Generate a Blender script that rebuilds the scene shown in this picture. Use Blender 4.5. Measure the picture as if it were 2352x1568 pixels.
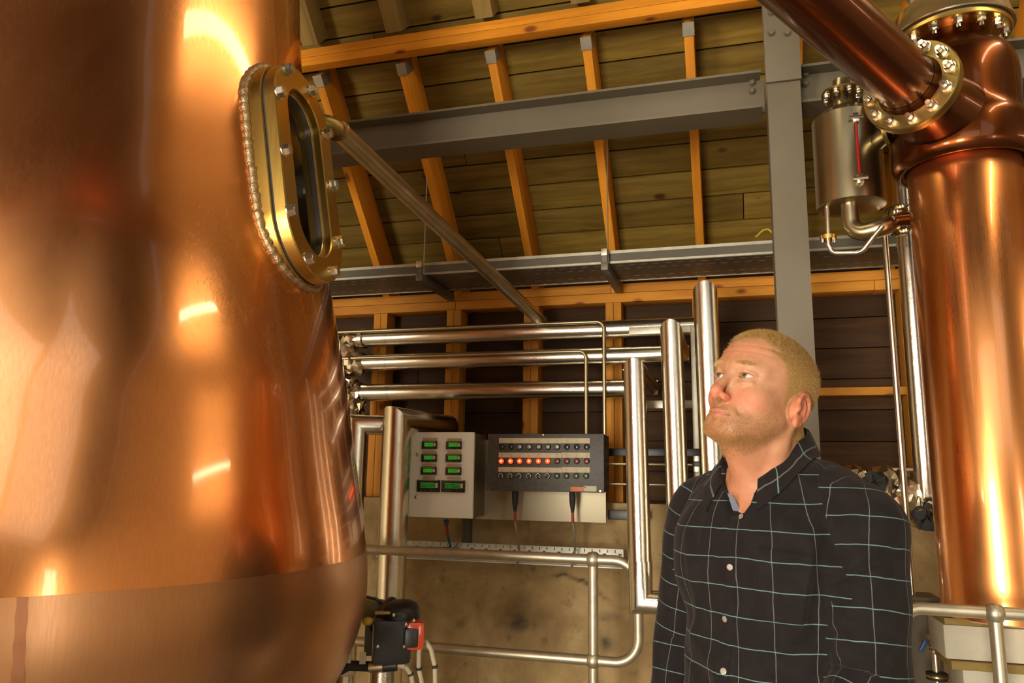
import bpy, bmesh, math, random
import numpy as np
from mathutils import Vector, Matrix, Euler, Quaternion

random.seed(7)
SC = bpy.context.scene
COL = SC.collection
for o in list(bpy.data.objects):
    bpy.data.objects.remove(o)
R = math.radians

# ------------------------------------------------------------------ camera
FPX, CZ = 1750.0, 1.45
PITCH, YAW, ROLL = R(9.85), R(16.0), R(0.83)
FW = Vector((-math.sin(YAW)*math.cos(PITCH), math.cos(YAW)*math.cos(PITCH), math.sin(PITCH)))
_rt = Vector((math.cos(YAW), math.sin(YAW), 0)); _up = _rt.cross(FW)
RT = math.cos(ROLL)*_rt + math.sin(ROLL)*_up
UP = RT.cross(FW)
CAM = Vector((0, 0, CZ))
cd = bpy.data.cameras.new('camera'); cam = bpy.data.objects.new('camera', cd); COL.objects.link(cam)
cd.sensor_width = 36; cd.lens = 36*FPX/2352; cd.clip_start = .05
m = Matrix((RT, UP, -FW)).transposed().to_4x4(); m.translation = CAM
cam.matrix_world = m
SC.camera = cam

def ray(px, py): return FW + RT*((px-1176)/FPX) - UP*((py-784)/FPX)
def at(px, py, Y):                       # point of the plane y = Y seen at a place in the photograph
    d = ray(px, py); return CAM + d*(Y/d.y)
def dep(px, py, D): return CAM + ray(px, py)*D
def pix(p):
    v = Vector(p)-CAM; z = v.dot(FW); return 1176+FPX*v.dot(RT)/z, 784-FPX*v.dot(UP)/z, z

# ------------------------------------------------------------------ world, exposure, large lights
SC.view_settings.view_transform = 'Standard'; SC.view_settings.look = 'None'
SC.view_settings.gamma = 1; SC.view_settings.use_curve_mapping = False
SC.view_settings.exposure = 0.45
try: SC.cycles.use_denoising = True
except Exception: pass
w = bpy.data.worlds.new('world'); SC.world = w; w.use_nodes = True
w.node_tree.nodes['Background'].inputs[0].default_value = (.75, .85, 1, 1)
w.node_tree.nodes['Background'].inputs[1].default_value = .3

def area_light(name, loc, target, sx, sy, power, col):
    l = bpy.data.lights.new(name, 'AREA'); l.shape = 'RECTANGLE'; l.size = sx; l.size_y = sy
    l.energy = power; l.color = col
    o = bpy.data.objects.new(name, l); COL.objects.link(o); o.location = loc
    d = Vector(target)-Vector(loc)
    o.rotation_euler = d.to_track_quat('-Z', 'Y').to_euler()
    return o
# daylight through the glazed doors and the window of the wall behind the photographer
FRONT_Y = -3.6
DOORS = [(-4.5, -3.1, 0.0, 2.5), (-1.75, -.45, .06, 2.5), (4.1, 5.0, .06, 2.5)]
POW = [270, 280, 55]
for i, (x0, x1, z0, z1) in enumerate(DOORS):
    area_light('daylight', ((x0+x1)/2, FRONT_Y-.25, (z0+z1)/2), ((x0+x1)/2, 5, (z0+z1)/2-.2), x1-x0, z1-z0, POW[i], (1, .91, .74))
# daylight through a rear rooflight; second one added to fade its glow on copper
RLZ = lambda y: 2.335+math.tan(R(46))*(3.6+y)
ROOFL = [(-1.2, 1.75, -3.45, -2.1, 24), (1.78, 3.7, -3.4, -1.6, 11)]
for x0, x1, y0, y1, pw in ROOFL:
    _sc = Vector(((x0+x1)/2, (y0+y1)/2, RLZ((y0+y1)/2)+.32))
    area_light('daylight', _sc, _sc+Vector((0, math.sin(R(46)), -math.cos(R(46)))), x1-x0, (y1-y0)/math.cos(R(46)), pw, (1, .93, .80))

# ------------------------------------------------------------------ materials
def node(nt, t, **kw):
    n = nt.nodes.new(t)
    for k, v in kw.items(): setattr(n, k, v)
    return n
def base_mat(name):
    mt = bpy.data.materials.new(name); mt.use_nodes = True
    nt = mt.node_tree; return mt, nt, nt.nodes['Principled BSDF']
def ramp(nt, stops):
    r = node(nt, 'ShaderNodeValToRGB'); e = r.color_ramp.elements
    while len(e) < len(stops): e.new(.5)
    for el, (p, c) in zip(e, stops):
        el.position = p; el.color = (*c, 1) if len(c) == 3 else c
    return r
def coords(nt, scale, rnd=True, kind='Object', rot=(0, 0, 0)):
    tc = node(nt, 'ShaderNodeTexCoord'); mp = node(nt, 'ShaderNodeMapping'); mp.inputs['Scale'].default_value = scale
    mp.inputs['Rotation'].default_value = rot
    if rnd:
        oi = node(nt, 'ShaderNodeObjectInfo'); ad = node(nt, 'ShaderNodeVectorMath', operation='ADD')
        ml = node(nt, 'ShaderNodeMath', operation='MULTIPLY'); ml.inputs[1].default_value = 37
        nt.links.new(oi.outputs['Random'], ml.inputs[0])
        nt.links.new(tc.outputs[kind], ad.inputs[0]); nt.links.new(ml.outputs[0], ad.inputs[1])
        nt.links.new(ad.outputs[0], mp.inputs['Vector'])
    else: nt.links.new(tc.outputs[kind], mp.inputs['Vector'])
    return mp.outputs[0]
def noise(nt, vec, scale, detail=4, rough=.55, dist=0):
    n = node(nt, 'ShaderNodeTexNoise'); n.inputs['Scale'].default_value = scale; n.inputs['Detail'].default_value = detail
    n.inputs['Roughness'].default_value = rough; n.inputs['Distortion'].default_value = dist
    nt.links.new(vec, n.inputs['Vector']); return n.outputs['Fac']
def mix(nt, fac, a, b, mode='MIX'):
    n = node(nt, 'ShaderNodeMix', data_type='RGBA', blend_type=mode)
    for s, v in ((0, fac), (6, a), (7, b)):
        if hasattr(v, 'node'): nt.links.new(v, n.inputs[s])
        else: n.inputs[s].default_value = v if s == 0 else ((*v, 1) if len(v) == 3 else v)
    return n.outputs[2]
def math_(nt, op, a, b=None, c=None):
    n = node(nt, 'ShaderNodeMath', operation=op)
    for i, v in enumerate((a, b, c)):
        if v is None: continue
        if hasattr(v, 'node'): nt.links.new(v, n.inputs[i])
        else: n.inputs[i].default_value = v
    return n.outputs[0]
def maprange(nt, v, a, b, c, d):
    n = node(nt, 'ShaderNodeMapRange'); nt.links.new(v, n.inputs[0])
    for i, x in enumerate((a, b, c, d)): n.inputs[i+1].default_value = x
    return n.outputs[0]
def bump(nt, bs, h, strength, dist=.01):
    b = node(nt, 'ShaderNodeBump'); b.inputs['Strength'].default_value = strength; b.inputs['Distance'].default_value = dist
    nt.links.new(h, b.inputs['Height']); nt.links.new(b.outputs[0], bs.inputs['Normal'])
def flat(name, col, rough=.5, metal=0, emit=None, es=1, noise_amt=.12, ns=14, bump_s=0, spec=None, coat=0):
    mt, nt, bs = base_mat(name)
    v = coords(nt, (1, 1, 1)); f = noise(nt, v, ns)
    r = ramp(nt, [(.3, [c*(1-noise_amt) for c in col]), (.7, [min(1, c*(1+noise_amt)) for c in col])])
    nt.links.new(f, r.inputs[0]); nt.links.new(r.outputs[0], bs.inputs['Base Color'])
    bs.inputs['Roughness'].default_value = rough; bs.inputs['Metallic'].default_value = metal
    if spec is not None: bs.inputs['Specular IOR Level'].default_value = spec
    if coat: bs.inputs['Coat Weight'].default_value = coat
    if emit: bs.inputs['Emission Color'].default_value = (*emit, 1); bs.inputs['Emission Strength'].default_value = es
    if bump_s: bump(nt, bs, noise(nt, v, ns*6, 3), bump_s, .003)
    return mt
def wood(name, c1, c2, knot=(.08, .03, .01), rough=.65, knots=True, varia=.3):
    # grain along the local X of the piece
    mt, nt, bs = base_mat(name)
    v = coords(nt, (1.2, 14, 14)); f = noise(nt, v, 2.2, 6, .6, .6)
    v2 = coords(nt, (.9, 1.4, 1.4)); f2 = noise(nt, v2, 2.0, 3)
    r = ramp(nt, [(.3, c1), (.62, c2)]); nt.links.new(f, r.inputs[0])
    c = mix(nt, maprange(nt, f2, .35, .7, 0, .45), r.outputs[0], [x*.6 for x in c1])
    oi = node(nt, 'ShaderNodeObjectInfo')
    hv = node(nt, 'ShaderNodeHueSaturation'); nt.links.new(c, hv.inputs['Color'])
    nt.links.new(maprange(nt, oi.outputs['Random'], 0, 1, 1-varia, 1+varia), hv.inputs['Value'])
    c = hv.outputs[0]
    if knots:
        v3 = coords(nt, (4.2, 8, 8)); vo = node(nt, 'ShaderNodeTexVoronoi'); vo.inputs['Scale'].default_value = 1
        nt.links.new(v3, vo.inputs['Vector'])
        k = maprange(nt, vo.outputs['Distance'], .07, .15, 1, 0)
        c = mix(nt, k, c, knot)
    nt.links.new(c, bs.inputs['Base Color']); bs.inputs['Roughness'].default_value = rough; bs.inputs['Specular IOR Level'].default_value = .2
    bump(nt, bs, f, .25, .003)
    return mt
def copper(name, c1, c2, rough, streak=.5, aniso=.5, axis='z', bscale=1.0, lac=.0, lr=.07):
    mt, nt, bs = base_mat(name)
    s = (60, 60, .8) if axis == 'z' else (.8, 60, 60)
    v = coords(nt, s, False); f = noise(nt, v, 6, 2, .5)
    vb = coords(nt, (1, 1, .6), False); fb = noise(nt, vb, 2.3, 4, .55, .5)
    r = ramp(nt, [(.3, c1), (.7, c2)]); nt.links.new(fb, r.inputs[0])
    c = mix(nt, maprange(nt, f, .3, .7, 0, streak), r.outputs[0], [x*.72 for x in c1])
    nt.links.new(c, bs.inputs['Base Color']); bs.inputs['Metallic'].default_value = 1
    rr = math_(nt, 'ADD', maprange(nt, f, .3, .7, -.012, .02), maprange(nt, fb, .3, .7, rough-.05, rough+.05))
    nt.links.new(rr, bs.inputs['Roughness'])
    if lac: bs.inputs['Coat Weight'].default_value = lac; bs.inputs['Coat Roughness'].default_value = lr
    hb = math_(nt, 'MULTIPLY', fb, .15)
    bump(nt, bs, hb, .06*bscale, .02)
    return mt
def clad(name, col, rough=.3, bs_=.22, sc=400):
    # stucco embossed metal sheet
    mt, nt, bs = base_mat(name)
    v = coords(nt, (1, 1, 1)); f = noise(nt, v, sc, 2, .5); f2 = noise(nt, v, 5, 3)
    r = ramp(nt, [(.3, [c*.85 for c in col]), (.7, col)]); nt.links.new(f2, r.inputs[0])
    nt.links.new(r.outputs[0], bs.inputs['Base Color'])
    bs.inputs['Metallic'].default_value = 1; bs.inputs['Roughness'].default_value = rough
    bump(nt, bs, f, bs_, .002)
    return mt
M = {}
M['copper'] = copper('copper_still', (.88, .34, .10), (.95, .42, .16), .24, .3, lac=.9, lr=.05)
M['copper_column'] = copper('copper_column', (.86, .33, .10), (.96, .42, .14), .31, .2, bscale=.8, lac=.7)
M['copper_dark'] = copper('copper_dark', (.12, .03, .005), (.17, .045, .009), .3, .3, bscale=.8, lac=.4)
M['copper_pot'] = copper('copper_pot', (.60, .29, .13), (.74, .38, .18), .34, .25, lac=.35, lr=.2)
M['brass'] = copper('brass', (.62, .40, .09), (.72, .48, .13), .30, .3)
M['brass_dull'] = copper('brass_dull', (.25, .175, .055), (.33, .235, .08), .38, .3)
M['weld'] = flat('weld_bead', (.42, .30, .17), .45, .9, bump_s=.7, ns=40)
M['steel'] = flat('stainless_steel', (.62, .56, .45), .26, 1)
M['bolt'] = flat('bolt_steel', (.75, .71, .62), .22, 1)
M['pipe_steel'] = flat('dull_pipe_steel', (.46, .38, .24), .36, 1)
M['clad'] = clad('embossed_cladding', (.76, .72, .62), .19)
M['galv'] = flat('galvanised_steel', (.42, .39, .31), .45, .8, ns=30)
M['galv_dark'] = flat('galvanised_dark', (.16, .15, .12), .5, .6, ns=30)
M['rail'] = flat('galvanised_tube', (.60, .53, .39), .42, .9, ns=25)
M['paint_grey'] = flat('grey_steel_paint', (.125, .10, .063), .5, 0, ns=6, noise_amt=.06)
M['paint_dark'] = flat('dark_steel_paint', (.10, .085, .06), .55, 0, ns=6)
M['orange_wood'] = wood('orange_pine', (.62, .215, .014), (.80, .315, .024), (.22, .06, .01), varia=.12)
M['stud_wood'] = wood('stud_pine', (.52, .20, .025), (.70, .30, .04), (.2, .06, .01), varia=.15)
M['plank_wood'] = wood('treated_plank', (.13, .078, .011), (.235, .15, .026), knot=(.05, .022, .008), varia=.22)
M['rib_wood'] = wood('treated_rib', (.23, .15, .045), (.34, .23, .07), knot=(.05, .022, .008), varia=.1)
M['board_wood'] = wood('wall_board', (.038, .016, .004), (.07, .031, .008), knot=(.04, .02, .01))
M['black'] = flat('black_plastic', (.012, .011, .01), .4)
M['rubber'] = flat('black_rubber', (.02, .018, .016), .7)

# ------------------------------------------------------------------ mesh helpers
class MB:
    def __init__(s): s.v = []; s.f = []
    def add(s, vs, fs):
        b = len(s.v); s.v += [tuple(x) for x in vs]; s.f += [tuple(b+i for i in q) for q in fs]; return s
    def box(s, c, d, rot=None):
        c = Vector(c); vs = []
        for i in range(8):
            p = Vector(((i & 1)-.5, ((i >> 1) & 1)-.5, ((i >> 2) & 1)-.5)); p = Vector((p.x*d[0], p.y*d[1], p.z*d[2]))
            if rot is not None: p = rot @ p
            vs.append(c+p)
        return s.add(vs, [(0, 2, 3, 1), (4, 5, 7, 6), (0, 1, 5, 4), (2, 6, 7, 3), (0, 4, 6, 2), (1, 3, 7, 5)])
    def box2(s, a, b):
        a = Vector(a); b = Vector(b); return s.box((a+b)/2, [abs(x) for x in (b-a)])
    def bbox(s, c, d, bev=.003, rot=None):       # box with chamfered edges
        bm = bmesh.new(); bmesh.ops.create_cube(bm, size=1)
        for v in bm.verts: v.co = Vector((v.co.x*d[0], v.co.y*d[1], v.co.z*d[2]))
        bmesh.ops.bevel(bm, geom=bm.edges[:], offset=bev, segments=2, affect='EDGES', profile=.6)
        return s.from_bm(bm, c, rot)
    def from_bm(s, bm, c=(0, 0, 0), rot=None):
        c = Vector(c); bm.verts.index_update()
        vs = [(rot @ v.co if rot is not None else v.co)+c for v in bm.verts]
        fs = [[v.index for v in f.verts] for f in bm.faces]; bm.free(); return s.add(vs, fs)
    def ring_loft(s, rings, close=True, cap0=True, cap1=True):
        n = len(rings[0]); b = len(s.v)
        for r in rings: s.v += [tuple(p) for p in r]
        for i in range(len(rings)-1):
            for j in range(n if close else n-1):
                k = (j+1) % n
                s.f.append((b+i*n+j, b+i*n+k, b+(i+1)*n+k, b+(i+1)*n+j))
        if cap0: s.f.append(tuple(b+j for j in reversed(range(n))))
        if cap1: s.f.append(tuple(b+(len(rings)-1)*n+j for j in range(n)))
        return s
    def cyl(s, p0, p1, r0, r1=None, n=20, caps=True):
        r1 = r0 if r1 is None else r1
        p0 = Vector(p0); p1 = Vector(p1); t = (p1-p0).normalized(); a = t.orthogonal().normalized(); b = t.cross(a)
        rs = [[p+(a*math.cos(2*math.pi*j/n)+b*math.sin(2*math.pi*j/n))*r for j in range(n)] for p, r in ((p0, r0), (p1, r1))]
        return s.ring_loft(rs, True, caps, caps)
    def lathe(s, prof, base, axis=(0, 0, 1), n=64, caps=True):   # prof: (r, h) pairs
        base = Vector(base); t = Vector(axis).normalized()
        a = Vector((1, 0, 0)) if abs(t.z) > .9 else t.orthogonal().normalized()
        a = (a-t*a.dot(t)).normalized(); b = t.cross(a)
        rs = [[base+t*h+(a*math.cos(2*math.pi*j/n)+b*math.sin(2*math.pi*j/n))*max(r, 1e-4) for j in range(n)] for r, h in prof]
        return s.ring_loft(rs, True, caps, caps)
    def sweep(s, pts, r, n=14, caps=True):
        pts = [Vector(p) for p in pts]; rs = []
        t0 = (pts[1]-pts[0]).normalized(); a = t0.orthogonal().normalized()
        for i, p in enumerate(pts):
            t = ((pts[i]-pts[i-1]).normalized() if i else t0)+((pts[i+1]-pts[i]).normalized() if i < len(pts)-1 else Vector())
            if i == 0: t = t0
            t.normalize(); a = (a-t*a.dot(t)).normalized(); b = t.cross(a)
            rr = r[i] if isinstance(r, (list, tuple)) else r
            rs.append([p+(a*math.cos(2*math.pi*j/n)+b*math.sin(2*math.pi*j/n))*rr for j in range(n)])
        return s.ring_loft(rs, True, caps, caps)
    def bent(s, pts, r, fr, n=14, caps=True, seg=8): return s.sweep(fillet(pts, fr, seg), r, n, caps)
    def mitre(s, pts, r, n=24, caps=True):       # sharp mitred bends
        pts = [Vector(p) for p in pts]; rs = []; t0 = (pts[1]-pts[0]).normalized(); a = t0.orthogonal().normalized(); b = t0.cross(a)
        ring = [pts[0]+(a*math.cos(2*math.pi*j/n)+b*math.sin(2*math.pi*j/n))*r for j in range(n)]
        rs.append(ring)
        for i in range(1, len(pts)):
            t = (pts[i]-pts[i-1]).normalized()
            nn = t if i == len(pts)-1 else (t+(pts[i+1]-pts[i]).normalized()).normalized()
            ring = [q+t*((pts[i]-q).dot(nn)/t.dot(nn)) for q in ring]
            rs.append(ring)
        return s.ring_loft(rs, True, caps, caps)
    def prism(s, poly, org, ux, uy, d0, d1):     # polygon in the frame (ux, uy), from d0 to d1 along ux x uy
        org = Vector(org); ux = Vector(ux).normalized(); uy = Vector(uy).normalized(); uz = ux.cross(uy)
        rs = [[org+ux*x+uy*y+uz*d for x, y in poly] for d in (d0, d1)]
        return s.ring_loft(rs)
def fillet(pts, fr, seg=8):
    pts = [Vector(p) for p in pts]; out = [pts[0]]
    for i in range(1, len(pts)-1):
        a = (pts[i-1]-pts[i]); b = (pts[i+1]-pts[i]); la, lb = a.length, b.length; a.normalize(); b.normalize()
        th = a.angle(b); d = min(fr/math.tan(th/2) if th > .01 else 0, la*.49, lb*.49)
        if th > 3.1: out.append(pts[i]); continue
        rr = d*math.tan(th/2); c = pts[i]+(a+b).normalized()*(rr/math.sin(th/2))
        v0 = pts[i]+a*d-c; v1 = pts[i]+b*d-c; ang = v0.angle(v1)
        for k in range(seg+1):
            t = k/seg; out.append(c+(v0*math.sin((1-t)*ang)+v1*math.sin(t*ang))/math.sin(ang))
    out.append(pts[-1]); return out

ORG = {}
WM = {}
def finish(me, smooth=35):
    if smooth:
        for p in me.polygons: p.use_smooth = True
        me.set_sharp_from_angle(angle=R(smooth))
def part(name, mb, mat, parent=None, smooth=35, label=None):
    """ONE mesh object; the shape is given in scene coordinates, the origin is its thing's."""
    org = ORG.get(parent.name, Vector()) if parent else Vector()
    me = bpy.data.meshes.new(name)
    me.from_pydata([tuple(Vector(v)-org) for v in mb.v], [], mb.f); me.update()
    o = bpy.data.objects.new(name, me); COL.objects.link(o)
    me.materials.append(M[mat] if isinstance(mat, str) else mat)
    bm = bmesh.new(); bm.from_mesh(me); bmesh.ops.recalc_face_normals(bm, faces=bm.faces[:]); bm.to_mesh(me); bm.free()
    finish(me, smooth)
    if parent: o.parent = parent; ORG[o.name] = org
    if label: o['label'] = label
    return o
def thing(name, label, cat, loc, group=None):
    o = bpy.data.objects.new(name, None); COL.objects.link(o); o.location = loc; o.empty_display_size = .05
    o['label'] = label; o['category'] = cat
    if group: o['group'] = group
    ORG[o.name] = Vector(loc); return o
def solo(name, mb, mat, label, cat, group=None, smooth=35):
    """a thing that is one mesh; its origin goes to the middle of its foot"""
    vs = [Vector(v) for v in mb.v]
    lo = Vector([min(v[i] for v in vs) for i in range(3)]); hi = Vector([max(v[i] for v in vs) for i in range(3)])
    org = Vector(((lo.x+hi.x)/2, (lo.y+hi.y)/2, lo.z)); mb.v = [tuple(v-org) for v in vs]
    o = part(name, mb, mat, None, smooth); o.location = org; ORG[o.name] = org
    o['label'] = label; o['category'] = cat
    if group: o['group'] = group
    return o
def structure(name, mb, mat, smooth=35):
    o = part(name, mb, mat, None, smooth); o['kind'] = 'structure'; ORG[o.name] = Vector(); return o
def place(name, me, parent, mtx, mat=None):
    """a piece that shares its mesh with its likes"""
    o = bpy.data.objects.new(name, me); COL.objects.link(o)
    if parent:
        o.parent = parent
        pm = WM.get(parent.name) or Matrix.Translation(ORG.get(parent.name, Vector())); o.matrix_local = pm.inverted() @ mtx; ORG[o.name] = mtx.translation.copy()
    else: o.matrix_world = mtx; ORG[o.name] = mtx.translation.copy()
    WM[o.name] = mtx.copy()
    return o
def mesh_of(name, mb, mat, smooth=35):
    me = bpy.data.meshes.new(name); me.from_pydata(mb.v, [], mb.f); me.update()
    bm = bmesh.new(); bm.from_mesh(me); bmesh.ops.recalc_face_normals(bm, faces=bm.faces[:]); bm.to_mesh(me); bm.free()
    me.materials.append(M[mat] if isinstance(mat, str) else mat); finish(me, smooth); return me
def frame_z(p, z, x=None):                       # matrix at p whose local Z is z
    z = Vector(z).normalized(); x = Vector(x) if x is not None else z.orthogonal()
    x = (x-z*x.dot(z)).normalized(); y = z.cross(x)
    mm = Matrix((x, y, z)).transposed().to_4x4(); mm.translation = p; return mm
def bolt_mesh(name, af, h, mat, washer=True, stud=0):
    b = MB(); r = af/math.sqrt(3); z0 = 0
    if washer: b.cyl((0, 0, 0), (0, 0, h*.2), af*.68, n=18); z0 = h*.2
    b.lathe([(r*1.0, z0), (r, z0+h*.78), (r*.86, z0+h)], (0, 0, 0), n=6)
    if stud: b.cyl((0, 0, z0+h), (0, 0, z0+h+stud), af*.3, n=10)
    else: b.cyl((0, 0, z0+h), (0, 0, z0+h*1.04), af*.36, n=14)
    return mesh_of(name, b, mat, 25)
# ------------------------------------------------------------------ the building
WY, SL, ZE = 3.5, math.tan(R(46)), 2.335      # stud face, roof slope, rafter foot height
XL, XR = -5.2, 5.6
def mat_masonry():
    mt, nt, bs = base_mat('old_render')
    v = coords(nt, (1, 1, 1), False)
    f = noise(nt, v, 3.2, 8, .62, .3); f2 = noise(nt, v, 15, 7, .72); f3 = noise(nt, v, 1.3, 3, .5)
    r = ramp(nt, [(.28, (.17, .105, .04)), (.5, (.36, .245, .105)), (.72, (.58, .42, .21))]); nt.links.new(f, r.inputs[0])
    c = mix(nt, maprange(nt, f3, .45, .62, 0, .55), r.outputs[0], (.46, .31, .15))
    c = mix(nt, maprange(nt, f2, .57, .72, 0, .6), c, (.09, .065, .035))
    at_ = node(nt, 'ShaderNodeAttribute'); at_.attribute_name = 'dirt'
    c = mix(nt, at_.outputs['Fac'], c, (.05, .04, .03))
    nt.links.new(c, bs.inputs['Base Color']); bs.inputs['Roughness'].default_value = .85
    bump(nt, bs, f2, .6, .006); return mt
M['masonry'] = mat_masonry()
M['concrete'] = flat('concrete_floor', (.36, .31, .23), .7, ns=3, noise_amt=.2, bump_s=.3)
M['plaster'] = flat('pale_wall_render', (.60, .49, .32), .85, ns=3, bump_s=.3)

wall = structure('wall_back', MB().box2((XL, WY+.13, 0), (XR, WY+.16, 2.5)), 'board_wood')
# masonry dwarf wall with worn render: one rough sheet with thickness
def masonry():
    nx, nz = 420, 150; x0, x1, z1 = XL, 2.6, 1.33
    me = bpy.data.meshes.new('masonry'); xs = np.linspace(x0, x1, nx); zs = np.linspace(0, z1, nz)
    rng = np.random.default_rng(3)
    def fbm(X, Z, s, o=4):
        t = np.zeros_like(X)
        for k in range(o):
            for q in range(3):
                a = rng.uniform(0, 6.28); ph = rng.uniform(0, 6.28); fr = s*2**k
                t += np.sin((X*np.cos(a)+Z*np.sin(a))*fr+ph+1.3*np.sin(X*fr*.7+ph))*.55**k/3
        return t
    X, Z = np.meshgrid(xs, zs)
    # edge of the newer render coat, in metres along the wall
    ex = np.array([-4, -1.36, -1.2, -1.02, -.9, -.84, -.70, -.60, -.50, -.40, -.30, 3]); ez = np.array([1.06, 1.06, 1.085, 1.065, 1.07, 1.01, 1.015, .97, .90, .885, .89, .89])
    edge = np.interp(X, ex, ez)+.012*fbm(X, Z, 30)+.006*fbm(X, Z, 80)
    dd = Z-edge; coat = 1/(1+np.exp(-dd/.004))
    Yd = -.012*coat-.006*fbm(X, Z, 9)*(1-.6*coat)-.0035*fbm(X, Z, 45)*(1-.5*coat)
    dirt = np.exp(-(dd/.011)**2)*.95*np.clip(.6+fbm(X, Z, 22), 0, 1)*(X < -.1)
    def spot(px, py, rx, rz, a):
        p = at(px, py, WY-.09); return a*np.exp(-((X-p.x)/rx)**2-((Z-p.z)/rz)**2)*np.clip(.75+.9*fbm(X, Z, 40), 0, 1.3)
    dirt += spot(1195, 1432, .06, .035, .95)+spot(1055, 1425, .022, .03, .8)+spot(1385, 1470, .06, .06, .75)+spot(1420, 1420, .07, .03, .45)
    Yd += .012*np.clip(spot(1195, 1432, .06, .035, 1), 0, 1)
    P3 = np.stack([X, WY-.085+Yd, Z], -1).reshape(-1, 3)
    top = np.stack([xs, np.full(nx, WY+.12), np.full(nx, z1)], -1)
    V = np.vstack([P3, top]); F = []
    for j in range(nz):
        for i in range(nx-1):
            a = j*nx+i; F.append((a, a+1, a+nx+1, a+nx))
    me.from_pydata(V.tolist(), [], F); me.update()
    at_ = me.attributes.new('dirt', 'FLOAT', 'POINT'); d = np.r_[np.clip(dirt, 0, 1).ravel(), np.zeros(nx)].astype(np.float32)
    at_.data.foreach_set('value', d)
    o = bpy.data.objects.new('masonry', me); COL.objects.link(o); o.parent = wall; me.materials.append(M['masonry'])
    for p in me.polygons: p.use_smooth = True
    me.set_sharp_from_angle(angle=R(50))
masonry()
# stick of timber: length along local X, shared meshes by size
STICK = {}
def stick(name, parent, p0, p1, wdt, hgt, mat, upv=(0, 0, 1), bev=.002):
    p0 = Vector(p0); p1 = Vector(p1); L = (p1-p0).length; key = (round(L, 3), round(wdt, 4), round(hgt, 4), mat)
    if key not in STICK: STICK[key] = mesh_of(name, MB().bbox((0, 0, 0), (L, wdt, hgt), bev), mat)
    x = (p1-p0).normalized(); u = Vector(upv); z = (u-x*u.dot(x)).normalized(); y = z.cross(x)
    mm = Matrix((x, y, z)).transposed().to_4x4(); mm.translation = (p0+p1)/2
    return place(name, STICK[key], parent, mm)
# doubled wall plate, two boards deep, cut at staggered joints
for z, cuts in ((2.3195, (XL, -.52, 2.1, XR)), (2.2745, (XL, -1.30, .62, 3.2, XR))):
    for a, b in zip(cuts, cuts[1:]):
        stick('wall_plate', wall, (a+.001, WY+.05, z), (b-.001, WY+.05, z), .1, .043, 'stud_wood')
for x in [-.111+.399*k for k in range(-9, 14)]:
    if abs(x-.287) < .2 or abs(x-.686) < .2 : continue
    for s in (-1, 1):
        stick('stud', wall, (x+s*.019, WY+.05, 1.33), (x+s*.019, WY+.05, 2.252), .1, .036, 'stud_wood', (1, 0, 0))
# the framed bay right of the steel column: wide jamb studs and a mid rail
for x in (.735, .775, .30):
    stick('stud', wall, (x, WY+.05, 1.33), (x, WY+.05, 2.252), .1, .038, 'stud_wood', (1, 0, 0))
pm = at(1960, 898, WY)
stick('mid_rail', wall, (.32, WY+.05, pm.z), (.715, WY+.05, pm.z), .1, .034, 'stud_wood')
for x in [-.111+.399*k for k in range(-8, 0)]:
    zc = 1.56+.03*random.uniform(-1, 1)
    if random.random() < .6: stick('noggin', wall, (x+.038, WY+.06, zc), (x+.361, WY+.06, zc), .07, .04, 'board_wood')
z = 1.335; k = 0
while z < 2.27:
    cuts = [XL]+sorted(random.uniform(-2.6, 4.8) for _ in range(2))+[XR]
    for a, b in zip(cuts, cuts[1:]):
        stick('wall_board', wall, (a+.001, WY+.115, z+.068), (b-.001, WY+.115, z+.068), .022, .133, 'board_wood', (0, 0, 1), .003)
    z += .137

# roof: both slopes of the deck, its boards, rafters and hangers
UY, UZ = -math.cos(R(46)), math.sin(R(46))    # up the slope
sl = Vector((0, UY, UZ)); nrm = Vector((0, -UZ, UY))*-1   # nrm points out of the roof
nrm = Vector((0, UZ, -UY)); nrm = Vector((0, math.sin(R(46)), math.cos(R(46))))
RD = .16                                       # rafter depth under the boards
eave = Vector((0, WY, ZE))                     # rafter soffit at the wall
LEN = 3.55/math.cos(R(46))
def slope_pt(x, s, h): return Vector((x, 0, 0))+eave+sl*s+nrm*h
rb = MB()
rb.ring_loft([[slope_pt(x, s, h) for s, h in ((-.35, RD+.03), (LEN, RD+.03), (LEN, RD+.07), (-.35, RD+.07))] for x in (XL, XR)])
mir = lambda p: Vector((p.x, -.1-p.y, p.z))
sy_ = lambda y_: (y_+3.6)/math.cos(R(46))
pieces = []; xa_ = XL
for x0, x1, y0, y1, pw in ROOFL:
    pieces += [(xa_, x0, -.35, LEN), (x0, x1, -.35, sy_(y0)), (x0, x1, sy_(y1), LEN)]; xa_ = x1
pieces.append((xa_, XR, -.35, LEN))
for xa, xb, sa, sb_ in pieces:
    rb.ring_loft([[mir(slope_pt(x, s, h)) for s, h in ((sa, RD+.03), (sb_, RD+.03), (sb_, RD+.07), (sa, RD+.07))] for x in (xa, xb)])
roof = structure('ceiling', rb, 'board_wood')
PW = .128; s = -.3; row = 0
while s < LEN-.1:
    cuts = [XL]+[(-1.3 if row % 2 else -2.5)+random.uniform(-.5, .5), (.9 if row % 2 else .1)+random.uniform(-.4, .4), 3.3]+[XR]
    for a, b in zip(cuts, cuts[1:]):
        dh = random.uniform(-.002, .002)
        stick('roof_board', roof, slope_pt(a+.0015, s+PW/2, RD+.013+dh), slope_pt(b-.0015, s+PW/2, RD+.013+dh), PW-.006, .024, 'plank_wood', nrm, .004)
    s += PW; row += 1
PUR_S = (WY-2.69)/math.cos(R(46))              # purlin's place up the slope
rx = [-.1025+.3945*k for k in range(-8, 14)]
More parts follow.
